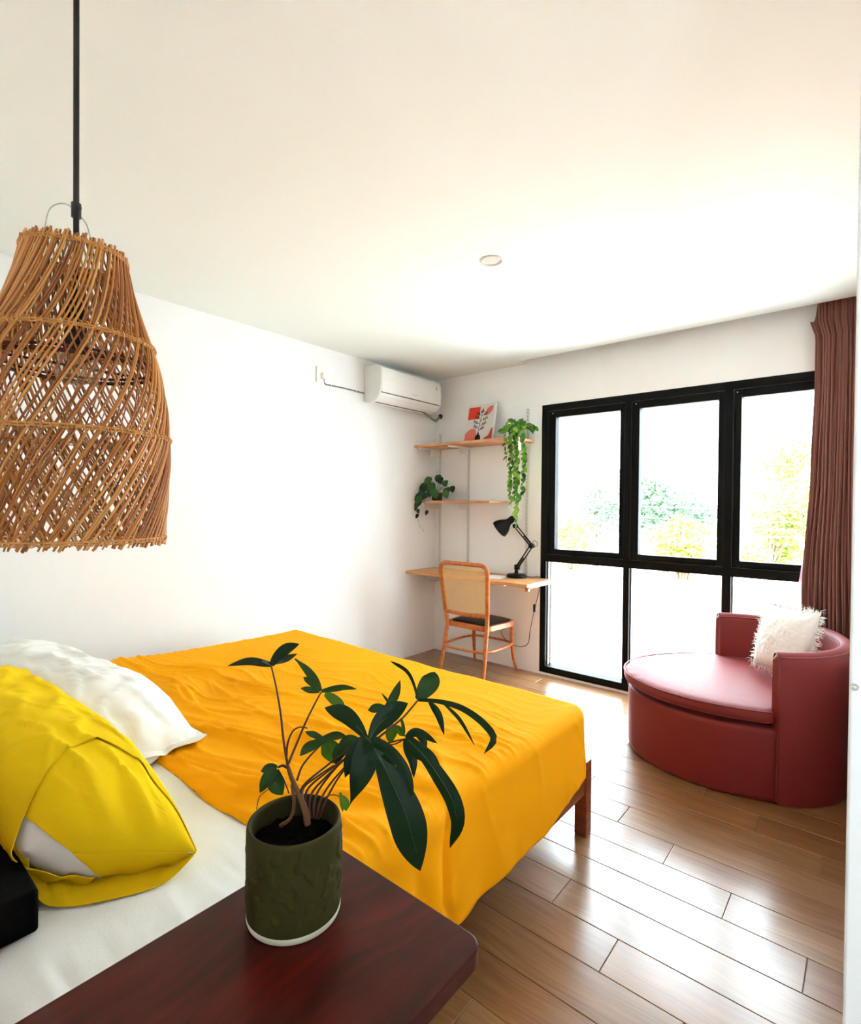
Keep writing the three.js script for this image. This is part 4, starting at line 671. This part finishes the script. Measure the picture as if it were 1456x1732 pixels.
// ---------------------------------------------------------------- potted plant on the nightstand
{
  const PX = 2.54, PZ = 3.463, PY = 0.7004, t = thing('potted_plant', 'lobed-leaf houseplant in an olive green ceramic pot with a pale base', 'plant', [PX, PY, PZ]), R = 0.081;
  const relief = (a, y) => { const s = smoothstep(y, 0.018, 0.035) * smoothstep(n3(Math.cos(a) * 3, Math.sin(a) * 3, y * 34), 0.12, 0.5) * 0.0024 * (0.35 + 0.65 * smoothstep(Math.cos(a + 0.1), -0.2, 0.6)); return s + 0.0003 * n3(Math.cos(a) * 30, Math.sin(a) * 30, y * 300); };
  const wall = [[0.0806, 0.014], [0.0812, 0.02], [0.0814, 0.05], [0.0814, 0.08], [0.0815, 0.11], [0.0815, 0.14], [0.0812, 0.157], [0.0800, 0.163], [0.0775, 0.1655], [0.0745, 0.164], [0.0730, 0.159], [0.0722, 0.14], [0.072, 0.12]];
  const dense = []; for (let k = 0; k < wall.length - 1; k++) { const m = k > 0 && k < 5 ? 14 : 2; for (let i = 0; i < m; i++) dense.push([lerp(wall[k][0], wall[k + 1][0], i / m), lerp(wall[k][1], wall[k + 1][1], i / m)]); } dense.push(wall[wall.length - 1]);
  const pot = part('pot', grid(220, dense.length - 1, (u, v) => { const [r, y] = dense[Math.round(v * (dense.length - 1))], a = u * Math.PI * 2, q = r + (r > 0.0803 && y < 0.15 ? relief(a, y) : 0); return V(Math.cos(a) * q, y, -Math.sin(a) * q); }, true), M.potGreen, t);
  part('base_band', lathe([[0.0001, 0.0004], [0.076, 0.0004], [0.0795, 0.003], [0.0812, 0.008], [0.0812, 0.0135], [0.079, 0.0145]], 64), M.potBase, pot, 'pale unglazed foot of the pot');
  part('soil', grid(40, 8, (u, v) => { const a = u * 6.2832, r = 0.0725 * (1 - v); return V(Math.cos(a) * r, 0.128 + 0.004 * n3(Math.cos(a) * r * 60, Math.sin(a) * r * 60, 1) + 0.004 * v, -Math.sin(a) * r); }, true), M.soil, t);
  t.updateMatrixWorld();
  const inv = t.matrixWorld.clone().invert(), S = 0.3297, D0 = 0.931;
  const q = ([x, y, d = 0]) => spot(380 + S * x, 1070 + S * y, D0 + d).applyMatrix4(inv);        // measured points, in the plant's own frame
  const toEye = eye.clone().applyMatrix4(inv).normalize();
  // a lobe: a folded blade along its centre line, width profile from widths at stations
  function lobe(pts, W, { face = toEye, base = 0.12, tip = 1, fold = 0.16, waist = 0.55, wave = 0 } = {}) {
    const P = pts.map(q), c = P.length === 2 ? new THREE.LineCurve3(...P) : new THREE.CatmullRomCurve3(P, false, 'centripetal'), n = 22, m = 6, w = W * S * D0 / F / 2;
    return solid(m, n, (u, v) => {
      const p = c.getPointAt(v), tan = c.getTangentAt(v), side = tan.clone().cross(face).normalize(), nor = side.clone().cross(tan).normalize();
      const prof = v < waist ? lerp(base, 1, Math.sin((v / waist) * Math.PI / 2)) : Math.pow(Math.max(0, Math.cos(((v - waist) / (1 - waist)) * Math.PI / 2)), 0.85 * tip);
      const a = (u - 0.5) * 2, k = w * Math.max(prof, 0.012);
      return p.addScaledVector(side, a * k).addScaledVector(nor, -fold * Math.abs(a) * k * -1 + wave * Math.sin(v * 9 + a) * k * 0.15);
    }, 0.0006);
  }
  const rib = (pts, r = 0.0007) => { const P = pts.map(q).map((p) => p.clone().addScaledVector(toEye, 0.0012)); return tube(P, (k) => r * (1 - 0.75 * k), 16, 5); };
  const leaf = (mat, lobes, ribs = []) => { const m = part('leaf', lobes, mat, t); if (ribs.length) part('midrib', ribs, M.midrib, m); return m; };
  const stem = (pts, r0, r1, mat = M.stem) => part('stem', tube(pts.map(q), (k) => lerp(r0, r1, k), 24, 7), mat, t);
  const tr = [[425, 985, -0.005], [415, 920, -0.005], [385, 840, 0], [345, 750, 0], [325, 690, 0]];
  part('trunk', [tube(tr.map(q), (k) => lerp(0.0062, 0.0035, k), 24, 9), tube([[285, 992, 0.01], [335, 955, 0.008], [355, 880, 0.004], [345, 780, 0.002]].map(q), (k) => lerp(0.0035, 0.0028, k), 20, 8)], M.trunk, t);
  // upright stems at the left
  stem([[325, 690], [303, 560, 0.01], [285, 400, 0.015], [262, 270, 0.015], [240, 175, 0.015]], 0.0024, 0.0014);
  leaf(M.leafDark, [lobe([[240, 165, 0.015], [185, 155, 0.0], [120, 148, -0.02], [15, 170, -0.04]], 44, { base: 0.5, waist: 0.4 }), lobe([[238, 168, 0.015], [275, 120, 0.03], [320, 82, 0.04], [382, 58, 0.05]], 62, { base: 0.4 }), lobe([[245, 160, 0.015], [300, 140, 0.05], [345, 120, 0.07], [372, 108, 0.08]], 40, { base: 0.4 }), lobe([[235, 168, 0.015], [215, 155, -0.01], [190, 150, -0.03]], 40, { base: 0.5 })]);
  leaf(M.leafMid, [lobe([[360, 135, 0.09], [400, 165, 0.1], [434, 180, 0.11]], 16, { base: 0.5 })]);
  stem([[328, 670], [365, 580, 0.03], [420, 450, 0.04], [470, 350, 0.05], [495, 305, 0.05]], 0.0024, 0.0014);
  leaf(M.leafMid, [lobe([[492, 300, 0.05], [468, 255, 0.06], [420, 190, 0.08], [365, 138, 0.1]], 46, { base: 0.4, waist: 0.35 }), lobe([[470, 285, 0.055], [435, 250, 0.06], [404, 228, 0.07]], 34, { base: 0.6 }), lobe([[485, 302, 0.05], [440, 295, 0.04], [390, 285, 0.03]], 34, { base: 0.4 })]);
  leaf(M.leafMid, [lobe([[497, 300, 0.05], [560, 288, 0.04], [620, 282, 0.03], [678, 290, 0.02]], 34, { base: 0.5, waist: 0.45 })]);
  leaf(M.leafLight, [lobe([[515, 312, 0.05], [560, 345, 0.06], [595, 370, 0.07], [622, 395, 0.08]], 56, { base: 0.5, waist: 0.45 })]);
  stem([[316, 640], [325, 560, -0.01], [355, 500, -0.02], [385, 485, -0.02], [425, 490, -0.02]], 0.002, 0.0012);
  stem([[370, 760, 0.01], [395, 690, 0.02], [440, 630, 0.03], [490, 580, 0.03]], 0.0022, 0.0014);
  leaf(M.leafMid, [lobe([[520, 550, 0.03], [470, 570, 0.02], [425, 592, 0.01], [386, 632, 0]], 52, { base: 0.4, waist: 0.6 }), lobe([[510, 550, 0.03], [460, 525, 0.03], [412, 508, 0.03]], 34, { base: 0.5 }), lobe([[500, 545, 0.03], [560, 530, 0.04], [622, 528, 0.05]], 44, { base: 0.5 })]);
  leaf(M.leafLight, [lobe([[510, 560, 0.04], [530, 600, 0.05], [550, 640, 0.05], [562, 672, 0.05]], 84, { base: 0.5, waist: 0.4 }), lobe([[540, 560, 0.04], [565, 600, 0.05], [580, 640, 0.05]], 60, { base: 0.5 })]);
  // small leaf low at the left
  stem([[318, 690], [295, 682, -0.01], [272, 692, -0.015]], 0.003, 0.002);
  leaf(M.leafMid, [lobe([[268, 692, -0.015], [225, 695, -0.01], [185, 712, 0]], 44, { base: 0.5, waist: 0.4 }), lobe([[262, 700, -0.015], [222, 745, -0.02], [180, 822, -0.02]], 62, { base: 0.5, waist: 0.35 }), lobe([[255, 705, -0.015], [262, 770, -0.015], [298, 832, -0.01]], 84, { base: 0.5, waist: 0.45 })]);
  stem([[285, 720, 0.01], [310, 770, 0.01], [330, 825, 0.01]], 0.0014, 0.0012);
  stem([[272, 740, -0.02], [225, 800, -0.02], [180, 840, -0.02], [163, 905, -0.02]], 0.0009, 0.0007);
  // the fan of stems leaning right
  for (const [a, b, d] of [[[388, 805], [690, 560], 0], [[415, 815], [680, 600], 0.01], [[440, 830], [650, 620], 0.02], [[470, 825], [620, 640], 0.03], [[500, 835], [615, 690], 0.02], [[530, 830], [640, 670], 0.01], [[400, 800], [560, 680], 0.04]]) stem([[lerp(a[0], 440, 0.55), 955, 0.005], [lerp(a[0], 440, 0.15) - 6, a[1] + 45, d * 0.5], [a[0] + 8, a[1] - 8, d], [lerp(a[0], b[0], 0.45), lerp(a[1], b[1], 0.5), d], [b[0], b[1], d]], 0.0023, 0.0015);
  stem([[690, 560, 0], [715, 552, -0.02], [735, 548, -0.03]], 0.0017, 0.0015);
  leaf(M.leafMid, [lobe([[690, 560, 0.03], [640, 580, 0.03], [590, 610, 0.03], [570, 680, 0.03]], 70, { base: 0.4 }), lobe([[690, 550, 0.03], [640, 545, 0.04], [585, 570, 0.05]], 44, { base: 0.4 })]);
  // the big dark leaf
  leaf(M.leafDark, [
    lobe([[728, 545, -0.03], [680, 480, -0.02], [615, 420, -0.01], [513, 385, 0]], 82, { base: 0.25, waist: 0.62 }),
    lobe([[742, 548, -0.03], [790, 470, -0.02], [860, 405, -0.01], [940, 362, 0]], 98, { base: 0.25, waist: 0.6 }),
    lobe([[735, 545, -0.03], [690, 590, -0.035], [650, 660, -0.04], [616, 745, -0.04]], 78, { base: 0.8, waist: 0.5, tip: 1.3 }),
    lobe([[738, 545, -0.03], [722, 640, -0.04], [690, 750, -0.05], [640, 890, -0.05]], 128, { base: 0.7, waist: 0.3, tip: 1.7 }),
    lobe([[738, 545, -0.03], [775, 620, -0.04], [790, 690, -0.045]], 100, { base: 0.6, waist: 0.35, tip: 1.6 }),
    lobe([[745, 548, -0.03], [850, 610, -0.04], [930, 720, -0.05], [968, 862, -0.05]], 52, { base: 1, waist: 0.5 }),
    lobe([[775, 580, -0.03], [830, 620, -0.035], [872, 680, -0.04]], 60, { base: 0.6 }),
    lobe([[765, 590, -0.035], [850, 760, -0.05], [925, 940, -0.06], [1003, 1222, -0.06]], 176, { base: 0.16, waist: 0.62 }),
  ], [rib([[738, 548, -0.03], [800, 650, -0.045], [865, 790, -0.055], [925, 930, -0.062], [985, 1130, -0.062]]), rib([[732, 548, -0.03], [680, 485, -0.02], [560, 405, -0.005]], 0.0006), rib([[742, 548, -0.03], [790, 472, -0.02], [900, 385, -0.005]], 0.0006)]);
  // leaf drooping at the right
  stem([[800, 580, 0.01], [860, 560, 0.01], [925, 545, 0.0]], 0.0018, 0.0013);
  leaf(M.leafDark, [
    lobe([[928, 540, 0], [975, 512, 0], [1030, 530, 0], [1090, 568, 0]], 44, { base: 0.5, waist: 0.35 }),
    lobe([[985, 525, 0.01], [1015, 550, 0.01], [1035, 592, 0.01]], 36, { base: 0.5 }),
    lobe([[930, 540, 0], [945, 600, -0.01], [965, 660, -0.015], [970, 745, -0.02]], 56, { base: 0.5, waist: 0.3 }),
    lobe([[930, 540, 0], [985, 600, -0.01], [1060, 650, -0.02], [1112, 705, -0.02]], 78, { base: 0.5, waist: 0.35 }),
    lobe([[935, 545, 0], [1030, 640, -0.02], [1100, 740, -0.03], [1170, 860, -0.03], [1195, 970, -0.03], [1155, 1105, -0.02]], 84, { base: 0.4, waist: 0.6 }),
  ], [rib([[935, 545, 0], [1030, 642, -0.022], [1100, 742, -0.032], [1168, 862, -0.032], [1190, 960, -0.032]], 0.0007)]);
  leaf(M.leafMid, [lobe([[905, 440, 0.02], [915, 480, 0.01], [922, 535, 0]], 18, { base: 0.6 })]);
  // far leaves
  leaf(M.leafMid, [lobe([[835, 380, 0.06], [868, 330, 0.07], [885, 290, 0.075], [900, 245, 0.08]], 50, { base: 0.6, waist: 0.4 }), lobe([[830, 385, 0.06], [790, 385, 0.06], [735, 398, 0.06]], 48, { base: 0.3, waist: 0.6 }), lobe([[850, 372, 0.06], [828, 340, 0.05], [806, 312, 0.05]], 14, { base: 0.6 })]);
  leaf(M.leafLight, [lobe([[870, 470, 0.06], [855, 510, 0.06], [848, 570, 0.06]], 64, { base: 0.5, waist: 0.4 }), lobe([[880, 480, 0.06], [900, 505, 0.06], [922, 530, 0.06]], 40, { base: 0.5 })]);
  stem([[780, 545, -0.01], [850, 490, 0], [920, 430, 0.03], [990, 348, 0.05]], 0.0022, 0.0017);
  stem([[690, 590, 0.02], [780, 560, 0.02], [860, 575, 0.02], [925, 545, 0.01]], 0.0013, 0.0011);
  leaf(M.leafMid, [lobe([[990, 345, 0.05], [1025, 295, 0.055], [1060, 245, 0.06], [1078, 202, 0.06]], 104, { base: 0.35, waist: 0.62, tip: 0.7 })]);
  leaf(M.leafDark, [
    lobe([[988, 342, 0.05], [975, 280, 0.05], [935, 200, 0.04], [850, 145, 0.03]], 20, { base: 0.5, waist: 0.75 }),
    lobe([[990, 345, 0.05], [1090, 352, 0.04], [1220, 390, 0.02], [1340, 480, 0.0], [1380, 545, -0.01], [1330, 622, -0.01]], 38, { base: 0.4, waist: 0.78 }),
    lobe([[1050, 355, 0.045], [1095, 420, 0.04], [1126, 525, 0.03]], 40, { base: 0.4, waist: 0.35 }),
    lobe([[1125, 365, 0.03], [1200, 440, 0.02], [1250, 520, 0.01], [1281, 578, 0]], 20, { base: 0.5, waist: 0.4 }),
  ]);
  // small stem over the right rim
  stem([[500, 850, 0], [560, 832, -0.03], [600, 845, -0.04]], 0.001, 0.0008);
  leaf(M.leafLight, [lobe([[600, 840, -0.04], [620, 870, -0.04], [622, 916, -0.04]], 36, { base: 0.5 }), lobe([[592, 820, -0.04], [600, 860, -0.04], [606, 920, -0.04]], 22, { base: 0.5 })]);
}

renderer.render(scene, camera);
